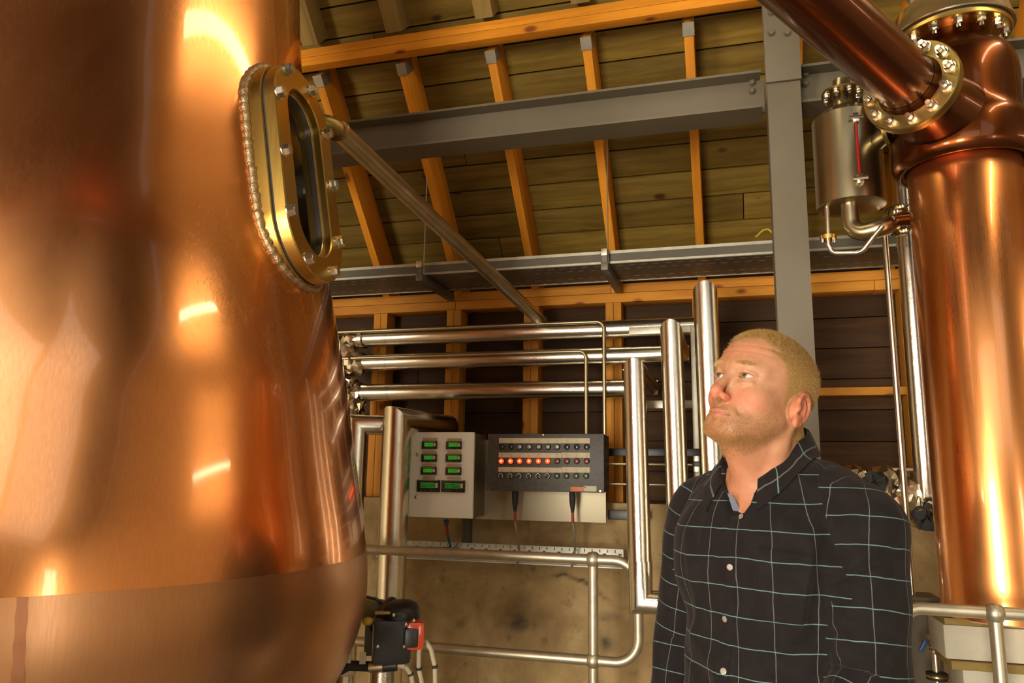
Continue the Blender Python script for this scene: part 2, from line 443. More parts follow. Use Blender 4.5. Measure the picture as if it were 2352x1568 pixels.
hang = mesh_of('joist_hanger', MB().box((0, 0, 0), (.05, .002, .05)).box((-.026, 0, .0), (.002, .05, .05)).box((.026, 0, 0), (.002, .05, .05)).box((0, .025, -.025), (.05, .05, .002)), 'galv')
for x in rx:
    stick('rafter', roof, slope_pt(x, -.1, RD/2), slope_pt(x, PUR_S-.04, RD/2), .036, RD-.002, 'orange_wood', nrm)
    stick('upper_rafter', roof, slope_pt(x-.01, PUR_S+.08, RD*.62), slope_pt(x-.01, LEN-.05, RD*.62), .075, RD*.7, 'rib_wood', nrm)
    a = slope_pt(x, PUR_S-.062, .0); mm = Matrix((Vector((1, 0, 0)), -sl, nrm)).transposed().to_4x4()
    hb = MB()
    place('joist_hanger', STICK.setdefault('hanger', mesh_of('joist_hanger', MB().box((0, 0, -.003), (.042, .05, .003)).box((-.0205, 0, .04), (.003, .05, .085)).box((.0205, 0, .04), (.003, .05, .085)), 'galv')), roof, Matrix.Translation(a) @ mm)
# floor and the walls out of sight
structure('floor', MB().box2((XL-.3, -4, -.1), (XR+.3, 4, 0)), 'concrete')
def gable(x0, x1):
    b = MB(); ring = lambda x: [(x, -3.75, 0), (x, 3.7, 0), (x, 3.7, 2.5), (x, -.05, 6.05), (x, -3.75, 2.5)]
    return b.ring_loft([ring(x0), ring(x1)])
structure('wall_left', gable(XL-.12, XL), 'plaster'); structure('wall_right', gable(XR, XR+.12), 'plaster')
fw_ = MB(); xs = [XL]
for (a, b, z0, z1) in DOORS:
    fw_.box2((xs[-1], FRONT_Y-.1, 0), (a, FRONT_Y, 2.6)); 
    if z0 > 0: fw_.box2((a, FRONT_Y-.1, 0), (b, FRONT_Y, z0))
    fw_.box2((a, FRONT_Y-.1, z1), (b, FRONT_Y, 2.6)); xs.append(b)
fw_.box2((xs[-1], FRONT_Y-.1, 0), (XR, FRONT_Y, 2.6))
structure('wall_front', fw_, 'plaster')
for k, (a, b, z0, z1) in enumerate(DOORS):
    f = MB(); t = .05
    f.box2((a, FRONT_Y-.08, z0), (a+t, FRONT_Y-.02, z1)).box2((b-t, FRONT_Y-.08, z0), (b, FRONT_Y-.02, z1)).box2((a, FRONT_Y-.08, z1-t), (b, FRONT_Y-.02, z1))
    if z0 > 0: f.box2((a, FRONT_Y-.08, z0), (b, FRONT_Y-.02, z0+t))
    structure('window_%d' % (k+1) if z0 > 0 else 'door_1', f, 'paint_grey')

for k, (x0, x1, y0, y1, pw) in enumerate(ROOFL):
    wf = MB()
    for x_ in (x0+.03, x1-.03):
        wf.ring_loft([[mir(slope_pt(x_+e, s, h)) for s, h in ((sy_(y0), RD+.03), (sy_(y1), RD+.03), (sy_(y1), RD+.1), (sy_(y0), RD+.1))] for e in (-.03, .03)])
    structure('window_%d' % (k+4), wf, 'orange_wood')  # second frame goes with the added rooflight

# ------------------------------------------------------------------ ceiling lamps (the strips mirrored in the copper)
M['tube_light'] = flat('lit_tube', (1, 1, 1), emit=(1, .80, .50), es=22)
def batten(loc, L, label, mat='tube_light'):
    t = thing('strip_light', label, 'ceiling light', loc, 'strip lights under the roof')
    x, y, z = loc
    part('housing', MB().bbox((x, y, z+.04), (.09, L, .05), .008), 'paint_grey', t)
    part('diffuser', MB().bbox((x, y, z+.0), (.05, L-.04, .03), .012), mat, t)
    for s_ in (-1, 1):
        top = ZE+SL*(WY-(y+s_*L*.35))
        part('suspension_wire', MB().cyl((x, y+s_*L*.35, z+.06), (x, y+s_*L*.35, top+.2), .003, n=6), 'galv', t)
M['tube_soft'] = flat('lit_tube_soft', (1, 1, 1), emit=(1, .80, .50), es=12)
batten((-.20, 1.66, 3.2), .98, 'strip light hung over the copper pot still, outside the picture', 'tube_soft')
batten((1.38, 1.63, 3.2), 1.2, 'strip light hung above the man, outside the picture')
batten((3.75, 1.9, 3.0), 1.3, 'strip light hung far to the right, outside the picture')

# ------------------------------------------------------------------ timber purlin carrying the rafters
c = slope_pt(0, PUR_S, 0)
t = thing('timber_purlin', 'long orange timber purlin across the roof with rafters hung below it', 'beam', (0, c.y, c.z-.02))
pz = at(1000, 107, 2.655).z
for k, dz in enumerate((.0, .0395)):
    stick('purlin_board', t, (XL+.02, 2.68, pz+.019+dz), (XR-.02, 2.68, pz+.019+dz), .05, .038, 'orange_wood')

# ------------------------------------------------------------------ steel frame
CX0, CX1, CY = at(1760, 190, 2.5).x, at(1834, 190, 2.5).x, 2.5
cxm, cw_ = (CX0+CX1)/2+.004, .104
top = ZE+SL*(WY-2.58)-.02
t = thing('steel_column', 'grey painted steel column standing behind the man', 'column', (cxm, CY+.05, 0))
part('front_flange', MB().box2((cxm-cw_/2, CY, .012), (cxm+cw_/2, CY+.008, 2.745)), 'paint_grey', t)
part('rear_flange', MB().box2((cxm-cw_/2, CY+.094, .012), (cxm+cw_/2, CY+.102, top)), 'paint_grey', t)
part('web', MB().box2((cxm-.004, CY+.008, .012), (cxm+.004, CY+.094, top)), 'paint_grey', t)
part('shaded_side', MB().box2((cxm-cw_/2-.001, CY+.009, .012), (cxm-cw_/2+.004, CY+.093, 2.72)), 'paint_dark', t)  # dark sheet painting the shade on the column's left side
part('splice_plate', MB().bbox((cxm, CY-.006, 2.745+.16), (cw_+.008, .013, .32), .002), 'paint_grey', t)
part('base_plate', MB().box2((cxm-.09, CY-.04, 0), (cxm+.09, CY+.14, .012)), 'paint_grey', t)
bm_ = bolt_mesh('bolt', .019, .010, 'paint_grey')
for px, py in ((1771, 77), (1808, 77), (1771, 30), (1808, 30)):
    place('bolt', bm_, t, frame_z(at(px, py, CY-.0125), (0, -1, 0)))
def ibeam(name, label, x0, x1, y, zt, zb, grp=None):
    fw2, tf, tw = .125, .009, .007
    t = thing(name, label, 'beam', ((x0+x1)/2, y, zb), grp)
    part('top_flange', MB().box2((x0, y-fw2/2, zt-tf), (x1-.012, y+fw2/2, zt)), 'paint_grey', t)
    part('bottom_flange', MB().box2((x0, y-fw2/2, zb), (x1-.012, y+fw2/2, zb+tf)), 'paint_grey', t)
    part('web', MB().box2((x0, y-tw/2, zb+tf), (x1, y+tw/2, zt-tf)), 'paint_grey', t)
    return t
zb_, zt_ = at(1200, 307, 2.54).z, at(1200, 228, 2.54).z
t = ibeam('steel_beam', 'long grey steel beam running left from the column under the rafters', XL+.02, CX0-.002, 2.6, zt_, zb_)
for py in (191, 210):
    place('bolt', bm_, t, frame_z(at(1727, py, 2.595), (0, -1, 0)))
t = ibeam('steel_beam', 'short dim stretch of grey steel beam right of the column', CX1+.012, XR-.02, 2.6, zt_, zb_)
for px, py in ((1850, 172), (1850, 193)):
    place('bolt', bm_, t, frame_z(at(px, py, 2.595), (0, -1, 0)))
# ------------------------------------------------------------------ pot still
SA = Vector((-1.529, 1.44, 0))
SPROF = [(.10, .58), (.30, .60), (.46, .68), (.57, .79), (.63, .88), (.666, .949), (.696, .998), (.716, 1.048), (.731, 1.099), (.739, 1.15), (.739, 1.212), (.733, 1.274), (.723, 1.347), (.707, 1.431), (.689, 1.529),
         (.673, 1.628), (.652, 1.729), (.625, 1.856), (.603, 1.949), (.575, 2.069), (.549, 2.203), (.528, 2.327), (.511, 2.454), (.497, 2.583), (.489, 2.675), (.483, 2.755), (.470, 2.95), (.44, 3.2), (.33, 3.5), (.24, 3.75), (.2, 4.0), (.2, 4.3)]
def smooth_prof(pr, sub=4):
    out = []
    for i in range(len(pr)-1):
        p0 = pr[max(i-1, 0)]; p1 = pr[i]; p2 = pr[i+1]; p3 = pr[min(i+2, len(pr)-1)]
        for k in range(sub):
            t = k/sub
            out.append(tuple(.5*(2*b+(c-a)*t+(2*a-5*b+4*c-d)*t*t+(3*b-a-3*c+d)*t**3) for a, b, c, d in zip(p0, p1, p2, p3)))
    return out+[pr[-1]]
def SR(z):
    for (r0, z0), (r1, z1) in zip(SPROF, SPROF[1:]):
        if z0 <= z <= z1: return r0+(r1-r0)*(z-z0)/(z1-z0)
still = thing('pot_still', 'huge copper pot still with a brass framed window at the left', 'still', SA)
_sp = smooth_prof(SPROF); ZS = 1.262
part('body', MB().lathe([(SR(ZS), ZS)]+[q for q in _sp if q[1] > ZS+.005], SA, n=160), 'copper', still, 60)
part('pot', MB().lathe([q for q in _sp if q[1] < ZS-.005]+[(SR(ZS)+.0012, ZS-.004), (SR(ZS)+.001, ZS)], SA, n=160), 'copper_pot', still, 60)
def on_still(px, py, off=.0):
    d = ray(px, py); lo = .5
    while lo < 3:
        p = CAM+d*lo
        if math.hypot(p.x-SA.x, p.y-SA.y) < SR(p.z)+off: return p
        lo += .0004
    return CAM+d*1.4
pg = []
for j in range(13):
    for i in range(4):
        v_ = j/12; pg.append(on_still(-14+(52-14*v_)+(i/3)*28+1.5*math.sin(j*1.7+i), 1371+v_*215, .0028))
pb_ = MB().add(pg, [(j*4+i, j*4+i+1, j*4+i+5, j*4+i+4) for j in range(12) for i in range(3)])
M['patina'] = copper('patina_strip', (.40, .17, .09), (.50, .22, .11), .4, .2)
part('joint_strip', pb_, 'patina', still, 60)
part('stand', MB().lathe([(.60, 0), (.60, .02), (.50, .03), (.46, .70), (.44, .70), (.44, .03)], SA, n=48, caps=False), 'paint_dark', still)
# the framed window (sight glass door) welded on the shoulder
AZ, TI = R(2.39), R(9.96); MW, MH = .259, .525
mn = Vector((math.cos(AZ)*math.cos(TI), math.sin(AZ)*math.cos(TI), math.sin(TI))); mu = Vector((-math.sin(AZ), math.cos(AZ), 0)); mv = mn.cross(mu)
mc = Vector((SA.x+math.cos(AZ)*.6217, SA.y+math.sin(AZ)*.6217, 2.1249))
def stad(W, H, n=20):
    r = W/2; h = H/2-r
    return [(r*math.cos(math.pi*i/n), h+r*math.sin(math.pi*i/n)) for i in range(n+1)]+[(r*math.cos(math.pi+math.pi*i/n), -h+r*math.sin(math.pi+math.pi*i/n)) for i in range(n+1)]
def hollow(Wo, Ho, Wi, Hi, d0, d1, bev=.002):
    b = MB(); P = lambda pr, d: [mc+mu*x+mv*y+mn*d for x, y in pr]
    rings = [P(stad(Wi, Hi), d0), P(stad(Wo, Ho), d0), P(stad(Wo, Ho), d1-bev), P(stad(Wo-2*bev, Ho-2*bev), d1), P(stad(Wi+2*bev, Hi+2*bev), d1), P(stad(Wi, Hi), d1-bev), P(stad(Wi, Hi), d0)]
    return b.ring_loft(rings, True, False, False)
neck = part('window_neck', hollow(MW+.006, MH+.006, .165, .425, -.115, -.033), 'brass', still)
# weld bead: a rippled tube following the neck where it meets the copper
pts = []; rad = []
nn = 220; out_ = stad(MW+.012, MH+.012, 60)
per = [Vector((x, y, 0)) for x, y in out_]; per.append(per[0])
L = [0]
for a, b in zip(per, per[1:]): L.append(L[-1]+(b-a).length)
for k in range(nn):
    s = L[-1]*k/(nn-1); i = max(j for j in range(len(L)-1) if L[j] <= s); q = per[i].lerp(per[i+1], (s-L[i])/max(1e-6, L[i+1]-L[i]))
    p = mc+mu*q.x+mv*q.y; d = 0
    for _ in range(40):
        g = p-mn*d; rr = math.hypot(g.x-SA.x, g.y-SA.y)
        if rr <= SR(g.z): break
        d += .003
    g = p-mn*(d-.004)
    pts.append(g+Vector((random.uniform(-1, 1), random.uniform(-1, 1), random.uniform(-1, 1)))*.0006); rad.append(.0088+.0010*math.sin(k*1.9)+random.uniform(-.0007, .0007))
part('weld_bead', MB().sweep(pts, rad, 10, True), 'weld', neck, 60)
part('gasket', hollow(MW-.006, MH-.006, .16, .42, -.033, -.027, .0005), 'rubber', neck)
door = part('window_frame', hollow(MW, MH, .15, .405, -.027, 0, .0025), 'brass', still)
M['glass'] = None
mt, nt, bs = base_mat('sight_glass'); bs.inputs['Base Color'].default_value = (.05, .03, .015, 1); bs.inputs['Roughness'].default_value = .12
bs.inputs['Transmission Weight'].default_value = .25; M['glass'] = mt
mt2 = flat('scaled_copper_inside', (.14, .07, .028), .9, 0, bump_s=.9, ns=55, noise_amt=.6); M['crust'] = mt2
b = MB(); b.ring_loft([[mc+mu*x+mv*y+mn*-.060 for x, y in stad(.17, .43)], [mc+mu*x+mv*y+mn*-.055 for x, y in stad(.17, .43)]])
part('inner_face', b, 'crust', door)
part('glass_rim', hollow(.150, .405, .138, .393, -.036, -.020, .001), 'steel', door)
g = MB(); g.ring_loft([[mc+mu*x+mv*y+mn*-.034 for x, y in stad(.149, .404)], [mc+mu*x+mv*y+mn*-.028 for x, y in stad(.149, .404)]])
mt = bpy.data.materials.new('pane'); mt.use_nodes = True; nt = mt.node_tree; nt.nodes.clear(); _o = node(nt, 'ShaderNodeOutputMaterial'); _m = node(nt, 'ShaderNodeMixShader'); _t = node(nt, 'ShaderNodeBsdfTransparent'); _g = node(nt, 'ShaderNodeBsdfGlossy'); _f = node(nt, 'ShaderNodeFresnel'); _t.inputs[0].default_value = (.8, .74, .6, 1); _g.inputs['Roughness'].default_value = .08
nt.links.new(_f.outputs[0], _m.inputs[0]); nt.links.new(_t.outputs[0], _m.inputs[1]); nt.links.new(_g.outputs[0], _m.inputs[2]); nt.links.new(_m.outputs[0], _o.inputs[0]); M['pane'] = mt
part('glass', g, 'pane', door)
bmh = bolt_mesh('bolt', .0235, .0135, 'bolt')
def plate_pt(px, py):
    d = ray(px, py); return CAM+d*((mc-CAM).dot(mn)/d.dot(mn))
for px, py in ((658, 160), (639, 213), (652, 346), (664, 484), (706, 595), (763, 626), (775, 556), (761, 427), (748, 308), (714, 209)):
    p = plate_pt(px, py); place('bolt', bmh, door, frame_z(p, mn, mu+mv*random.uniform(-1, 1)))

# ------------------------------------------------------------------ diagonal vent pipe leaving the still behind the window
p0 = dep(742, 283, 1.98); p1 = at(1245, 740, 3.33)
q0 = dep(762, 285, 2.0)
t = thing('vent_pipe', 'long straight dull metal pipe slanting from the copper still down to the wall pipes', 'pipe', p1)
dd = (p1-q0).normalized()
part('pipe', MB().cyl(q0+dd*.03, p1+dd*.0, .027, .027, 24), 'pipe_steel', t)
part('elbow', MB().bent([p0+Vector((-.14, -.02, -.06)), q0+Vector((-.02, 0, .012)), q0+dd*.06], .0255, .05, 20), 'brass_dull', t)
part('collar', MB().lathe([(.029, -.004), (.031, 0), (.029, .004)], q0+dd*.035, dd, 24), 'brass_dull', t)

# ------------------------------------------------------------------ copper column at the right
def onv(px, py, B):
    d = ray(px, py); t = (B.x*B.x+B.y*B.y)/(d.x*B.x+d.y*B.y); return CAM+d*t
CB = Vector((.639, 2.24, 0))
zc = lambda py: onv(2221, py, CB).z
col = thing('copper_column', 'shiny copper column with a bulged head at the right edge', 'still', CB+Vector((0, 0, zc(1412))))
RC = .138
part('shaft', MB().lathe([(RC-.01, zc(1412)), (RC, zc(1408)), (RC, zc(352)), (RC-.01, zc(340))], CB, n=96), 'copper_column', col)
zh = zc(392)
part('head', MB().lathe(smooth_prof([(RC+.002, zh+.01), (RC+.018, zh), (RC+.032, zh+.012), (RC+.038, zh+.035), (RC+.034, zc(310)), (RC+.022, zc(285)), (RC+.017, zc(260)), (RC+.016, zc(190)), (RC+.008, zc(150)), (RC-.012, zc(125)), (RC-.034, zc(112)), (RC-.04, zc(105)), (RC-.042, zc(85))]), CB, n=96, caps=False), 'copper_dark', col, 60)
part('seam', MB().lathe([(RC-.002, zc(345)), (RC+.006, zc(345)+.003), (RC+.004, zc(345)+.008), (RC-.002, zc(345)+.01)], CB, n=80, caps=False), 'copper_column', col)
zf = zc(88)
fl = part('head_flange', MB().lathe([(.07, zf), (.146, zf), (.148, zf+.002), (.148, zf+.013), (.07, zf+.012)], CB, n=72), 'brass', col)
part('gasket', MB().lathe([(.06, zf+.012), (.145, zf+.012), (.145, zf+.017), (.06, zf+.017)], CB, n=60), 'rubber', fl)
part('cap', MB().lathe([(.06, zf+.017), (.156, zf+.017), (.158, zf+.02), (.150, zf+.042), (.140, zf+.085), (.126, zf+.10), (.05, zf+.115)], CB, n=72), 'steel', col)
nb = bolt_mesh('nut', .021, .014, 'bolt', True, .012)
for k in range(14):
    a = 2*math.pi*k/14+.1; place('nut', nb, fl, frame_z(CB+Vector((math.cos(a)*.127, math.sin(a)*.127, zf)), (0, 0, -1), (math.cos(a*3), math.sin(a*3), 0)))
# copper stub towards the steel vessel
pj = onv(2100, 506, CB); 
part('stub', MB().cyl(CB+Vector((0, 0, pj.z)), dep(2052, 506, 2.22), .0195, n=20), 'copper_dark', col)

# ------------------------------------------------------------------ lyne arm
adir = Vector((.5747, .8118, -.1038)).normalized()
fc = Vector((.4699, 1.9958, 2.4284))            # middle of its flange
arm = thing('lyne_arm', 'thick dark copper pipe passing overhead to a round bolted flange', 'pipe', fc)
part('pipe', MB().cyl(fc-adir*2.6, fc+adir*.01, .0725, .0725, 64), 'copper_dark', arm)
afl = part('flange', MB().lathe([(.07, -.014), (.116, -.014), (.1185, -.011), (.1185, -.001), (.117, 0), (.07, 0)], fc, adir, 72), 'brass_dull', arm)
part('counter_flange', MB().lathe([(.07, .003), (.1165, .003), (.1165, .017), (.07, .017)], fc, adir, 72), 'brass_dull', arm)
part('collar', MB().lathe(smooth_prof([(.0735, -.04), (.075, -.028), (.079, -.014)]), fc, adir, 48, False), 'copper_dark', arm)
ax_ = adir.orthogonal().normalized(); ay_ = adir.cross(ax_)
for k in range(12):
    a = 2*math.pi*k/12+.13; place('bolt', nb, afl, frame_z(fc-adir*.014+(ax_*math.cos(a)+ay_*math.sin(a))*.0985, -adir, ax_*math.cos(k)+ay_*math.sin(k)))
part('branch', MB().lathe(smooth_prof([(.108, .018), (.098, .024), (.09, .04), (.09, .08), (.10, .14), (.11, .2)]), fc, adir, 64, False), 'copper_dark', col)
# ------------------------------------------------------------------ clad pipes on the back wall
HY, RY = 3.33, 2.78
M['foil'] = clad('crumpled_foil', (.72, .64, .50), .22, .3, 60)
def crumple(pts, r, amp, n=18, seed=1, sub=26):
    rnd = random.Random(seed); pts = fillet(pts, r*1.2, 6); P = []
    for a, b in zip(pts, pts[1:]):
        k = max(1, int((b-a).length/.016))
        P += [a.lerp(b, i/k) for i in range(k)]
    P.append(pts[-1])
    b = MB().sweep(P, [r*(1+.12*math.sin(i*.9+seed)+rnd.uniform(-.08, .08)) for i in range(len(P))], n, True)
    b.v = [tuple(Vector(v)+Vector((rnd.gauss(0, 1), rnd.gauss(0, 1), rnd.gauss(0, 1)))*amp) for v in b.v]
    return b
def clad_run(label, hz, px, py_tip, r, x_left, bot, xr, hr):
    tip = at(px, py_tip, RY); x = tip.x; zt = tip.z-r
    t = thing('clad_pipe', label, 'pipe', (x, RY, bot), 'metal clad pipes on the back wall')
    part('riser', MB().mitre([(x+.012, RY, bot), (x, RY, zt), (x, HY-r, zt)], r, 28), 'clad', t)
    part('horizontal_run', MB().cyl((x_left, HY, hz), (x+r*.9, HY, hz), hr, n=28), 'clad', t)
    part('lower_run', MB().mitre([(x+.012, RY, bot+.14), (x+.012, RY, bot+.002), (xr, RY, bot+.002)], r*1.012, 28), 'clad', t)
    part('joint_band', MB().lathe([(hr, -.006), (hr+.0015, -.005), (hr+.0015, .005), (hr, .006)], (x_left+.14, HY, hz), (1, 0, 0), 28, False), 'clad', t)
    part('lug', MB().box((x-.03, RY-.002, zt+r*.3), (.012, .002, .03), Matrix.Rotation(.5, 3, 'Y')), 'steel', t)
    return t
zb = at(1467, 1383, RY).z
tA = clad_run('lowest and leftmost of the three slim metal clad pipes with standing legs', 1.825, 1457, 825, .0405, -1.70, zb, .30, .041)
tB = clad_run('middle of the three slim metal clad pipes with standing legs', 1.971, 1541, 737, .0395, -1.72, zb+.12, .36, .041)
tC = clad_run('highest metal clad pipe, its tall standing leg just left of the man', 2.09, 1619, 650, .044, -1.72, zb+.24, .40, .041)
# foil lagging on the left ends
part('foil_wrap', crumple([(-1.70, HY, 2.09), (-1.79, HY, 2.09), (-1.80, HY, 2.0)], .047, .003, seed=3), 'foil', tC, 20)
part('end_band', MB().lathe([(.047, -.012), (.049, -.01), (.049, .01), (.047, .012)], (-1.715, HY, 2.09), (1, 0, 0), 28, False), 'steel', tC)
part('foil_wrap', crumple([(-1.70, HY, 1.971), (-1.80, HY, 1.965), (-1.90, HY, 1.95)], .051, .006, seed=5), 'foil', tB, 12)
part('foil_wrap', crumple([(-1.70, HY, 1.825), (-1.77, HY, 1.825), (-1.775, HY, 1.89)], .047, .006, seed=8), 'foil', tA, 12)
part('foil_wrap', crumple([(-1.725, HY, 1.79), (-1.735, HY, 1.74), (-1.75, HY, 1.70)], .04, .008, seed=9), 'foil', tA, 12)
# stout pipe left of the cabinet
pD0, pD1 = at(911, 935, 3.02), at(898, 1390, 3.02)
rD = .0605; xD = (pD0.x+pD1.x)/2; t = thing('clad_pipe', 'stoutest metal clad pipe standing left of the steel meter cabinet', 'pipe', (xD, 3.02, 0), 'metal clad pipes on the back wall')
part('riser', MB().mitre([(xD, 3.02, .0), (xD, 3.02, pD0.z-rD), (xD+.085, 3.41, pD0.z-rD-.004)], rD, 32), 'clad', t)
part('seam', MB().box((xD-rD*.93, 3.005, .72), (.003, .008, 1.3)), 'clad', t)
# pipe half hidden behind the still
pE = at(826, 975, 3.0); t = thing('clad_pipe', 'metal clad pipe bending down close behind the edge of the copper pot still', 'pipe', (pE.x, 3.0, 0), 'metal clad pipes on the back wall')
part('riser', MB().mitre([(pE.x-.01, 3.0, 0), (pE.x-.01, 3.0, pE.z+.0), (pE.x+.2, 3.12, pE.z+.0)], .043, 24), 'clad', t)
# ------------------------------------------------------------------ thin tubes
TY = 3.277
for (px, pyt, pyb, pxl), lab in (((1387, 738, 1060, 785), 'upper and longer of two thin bent tubes running along the clad pipes'), ((1346, 806, 996, 790), 'lower of two thin bent tubes ending at the black control box')):
    a, b = at(px, pyt, TY), at(px, pyb, TY)
    solo('thin_tube', MB().bent([(-1.95, TY, a.z), (a.x, TY, a.z), (a.x, TY, b.z)], .0085, .035, 12), 'pipe_steel', lab, 'tube', 'thin tubes on the back wall')
# ------------------------------------------------------------------ support frame between the risers
t = thing('pipe_frame', 'flat metal support frame between the standing pipes left of the man', 'frame', (at(1595, 1040, 2.95).x, 2.95, 0))
a = at(1584, 745, 2.95); b = at(1599, 1030, 2.95); xf = b.x
part('upright', MB().bbox((xf, 2.98, (b.z+a.z)/2), (.022, .03, a.z-b.z), .002), 'galv', t)
part('lower_upright', MB().bbox((xf, 2.98, b.z*.5-.04), (.022, .03, b.z-.08), .002), 'galv', t)
for py in (752, 926):
    z = at(1540, py, 2.95).z; part('cross_arm', MB().bbox((xf-.1, 3.0, z), (.30, .025, .03), .002), 'galv', t)
z = at(1595, 1065, 2.93).z
part('clip', MB().bbox((xf, 2.95, z), (.024, .012, .06), .002), 'steel', t)
part('clamp', MB().bbox((xf, 2.945, z), (.03, .02, .02), .002), 'black', t)
for z_, r_, m_, nm, lb in ((at(1500, 1038, 3.3).z, .017, 'black', 'wall_strut', 'black horizontal strut on the wall right of the control box'), (at(1500, 1066, 3.25).z, .0055, 'pipe_steel', 'tie_rod', 'upper of two thin metal rods right of the black control box'), (at(1500, 1113, 3.25).z, .0055, 'pipe_steel', 'tie_rod', 'lower of two thin metal rods right of the black control box')):
    bb = MB()
    if nm == 'wall_strut': bb.bbox((-.24, 3.36, z_), (.56, .06, .033), .003)
    else: bb.cyl((-.53, 3.28, z_), (.1, 3.28, z_), r_, n=10)
    solo(nm, bb, m_, lb, 'bar', 'rods right of the control box' if nm == 'tie_rod' else None)
z_ = at(1410, 1183, 3.3).z
solo('wall_strut', MB().bbox((-.43, 3.345, z_), (.17, .04, .04), .003), 'black', 'short black bracket bar at the lower right corner of the pale backing plate', 'bar')
xv = at(1066, 1225, 3.32).x
solo('wall_post', MB().bbox((xv, 3.36, 1.205), (.035, .05, .25), .003), 'paint_dark', 'dark upright channel on the stone wall below the steel cabinet', 'post')

# ------------------------------------------------------------------ upper cable tray
t = thing('cable_tray', 'long perforated metal cable tray hanging below the roof boards', 'tray', (-.5, 3.25, 2.32))
TX0, TX1 = -3.4, 1.6
def chan(y, s, z0=2.325, z1=2.385):
    b = MB(); th = .0025; lip = .014*s
    for p, q in (((y, z0), (y+th*s, z1)), ((y, z1-th), (y+lip, z1)), ((y, z0), (y+lip, z0+th))):
        b.box2((TX0, p[0], p[1]), (TX1, q[0], q[1]))
    return b
fr = MB()
fr.box2((TX0, 3.10, 2.372), (TX1, 3.106, 2.385)).box2((TX0, 3.098, 2.329), (TX1, 3.106, 2.338)).box2((TX0, 3.107, 2.33), (TX1, 3.110, 2.386))
sr = part('side_rail', fr, 'galv', t); part('inner_web', MB().box2((TX0, 3.1045, 2.339), (TX1, 3.107, 2.372)), 'paint_dark', sr); part('side_rail', chan(3.40, -1), 'galv', t)  # dark web colour stands for the shade inside the rail's channel
def slotted(b, x0, x1, y0, y1, rows, thick, to):
    """a strip with real slots: rows = (ya, yb, pitch, phase, slot length) bands; everything else is solid"""
    def bx(xa, xb, ya, yb):
        if xb-xa > 1e-5 and yb-ya > 1e-5: b.ring_loft([[to(x_, y_, z_) for x_, y_ in ((xa, ya), (xb, ya), (xb, yb), (xa, yb))] for z_ in (0, thick)])
    y = y0
    for ya, yb, pit, ph, ln in sorted(rows):
        bx(x0, x1, y, ya); x = x0; s_ = x0+ph
        while s_+ln < x1: bx(x, s_, ya, yb); x = s_+ln; s_ += pit
        bx(x, x1, ya, yb); y = yb
    bx(x0, x1, y, y1); return b
bed = slotted(MB(), TX0, TX1, 3.10, 3.40, [(3.125, 3.133, .05, .01, .026), (3.18, 3.186, .05, .035, .026), (3.31, 3.316, .05, .01, .026), (3.37, 3.38, .05, .02, .028)], .0015, lambda x, y, z: Vector((x, y, 2.327+z)))
o = part('bed', bed, 'galv_dark', t, 0); 
for px, py in ((966, 606), (1389, 578)):
    p = at(px, py, 3.06)
    br = part('bracket', MB().bbox((p.x, 3.255, 2.306), (.03, .42, .035), .002), 'galv_dark', t)
    part('end_cap', MB().bbox((p.x, 3.045, at(px, py, 3.04).z), (.026, .012, .03), .002), 'rail', br)
    part('bracket_riser', MB().box((p.x, 3.056, 2.335), (.02, .008, .07)), 'galv_dark', br)
    ztop = ZE+SL*(WY-3.07)+.14
    part('hanger_rod', MB().cyl((p.x+.012, 3.07, 2.30), (p.x+.012, 3.07, ztop), .003, n=6), 'galv', t)
p = [at(1735, 545, 3.15), at(1752, 529, 3.15), at(1764, 525, 3.15), at(1775, 535, 3.15), at(1790, 560, 3.2)]
solo('earth_cable', MB().sweep(fillet(p, .02), .0045, 8), flat('yellow_green_cable', (.42, .33, .03), .5), 'short yellow earth cable arching over the cable tray beside the column', 'cable')

# ------------------------------------------------------------------ steel meter cabinet
PY = 3.10
def px_box(name, mat, parent, x0, y0, x1, y1, Y, d, bev=.0015, off=0, label=None):
    a, b = at(x0, y0, Y), at(x1, y1, Y); c = (a+b)/2
    return part(name, MB().bbox((c.x, Y-d/2+off, c.z), (abs(b.x-a.x), d, abs(a.z-b.z)), bev), mat, parent, label=label)
C2 = lambda x, y: (920+x/7.125, 980+y/7.127)
C3 = lambda x, y: (1110+x/6.533, 980+y/6.533)
M['cab'] = flat('brushed_stainless', (.99, .96, .84), .38, .02, ns=2, noise_amt=.05)
M['bezel'] = flat('meter_bezel', (.02, .016, .01), .4)
M['bezel_top'] = flat('meter_top_edge', (.35, .2, .1), .45)
M['lcd'] = flat('green_lcd', (.01, .16, .01), .3, emit=(.03, .50, .02), es=.30)
M['lcd_dim'] = flat('green_lcd_dim', (.02, .12, .02), .3, emit=(.03, .35, .03), es=.20)
M['digit'] = flat('lcd_digit', (.005, .05, .005), .4)
M['keypad'] = flat('meter_keys', (.62, .52, .40), .5)
M['label'] = flat('label_strip', (.55, .45, .29), .6)
M['label_mark'] = flat('label_print', (.30, .23, .13), .7)
cab = thing('meter_cabinet', 'stainless steel cabinet with eight green meter screens', 'cabinet', (-1.194, 3.2, 1.262))
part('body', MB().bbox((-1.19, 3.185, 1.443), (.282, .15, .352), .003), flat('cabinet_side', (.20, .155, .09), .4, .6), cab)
door = part('door', MB().bbox((-1.194, 3.103, 1.443), (.290, .018, .360), .004), 'cab', cab)
FY = 3.093
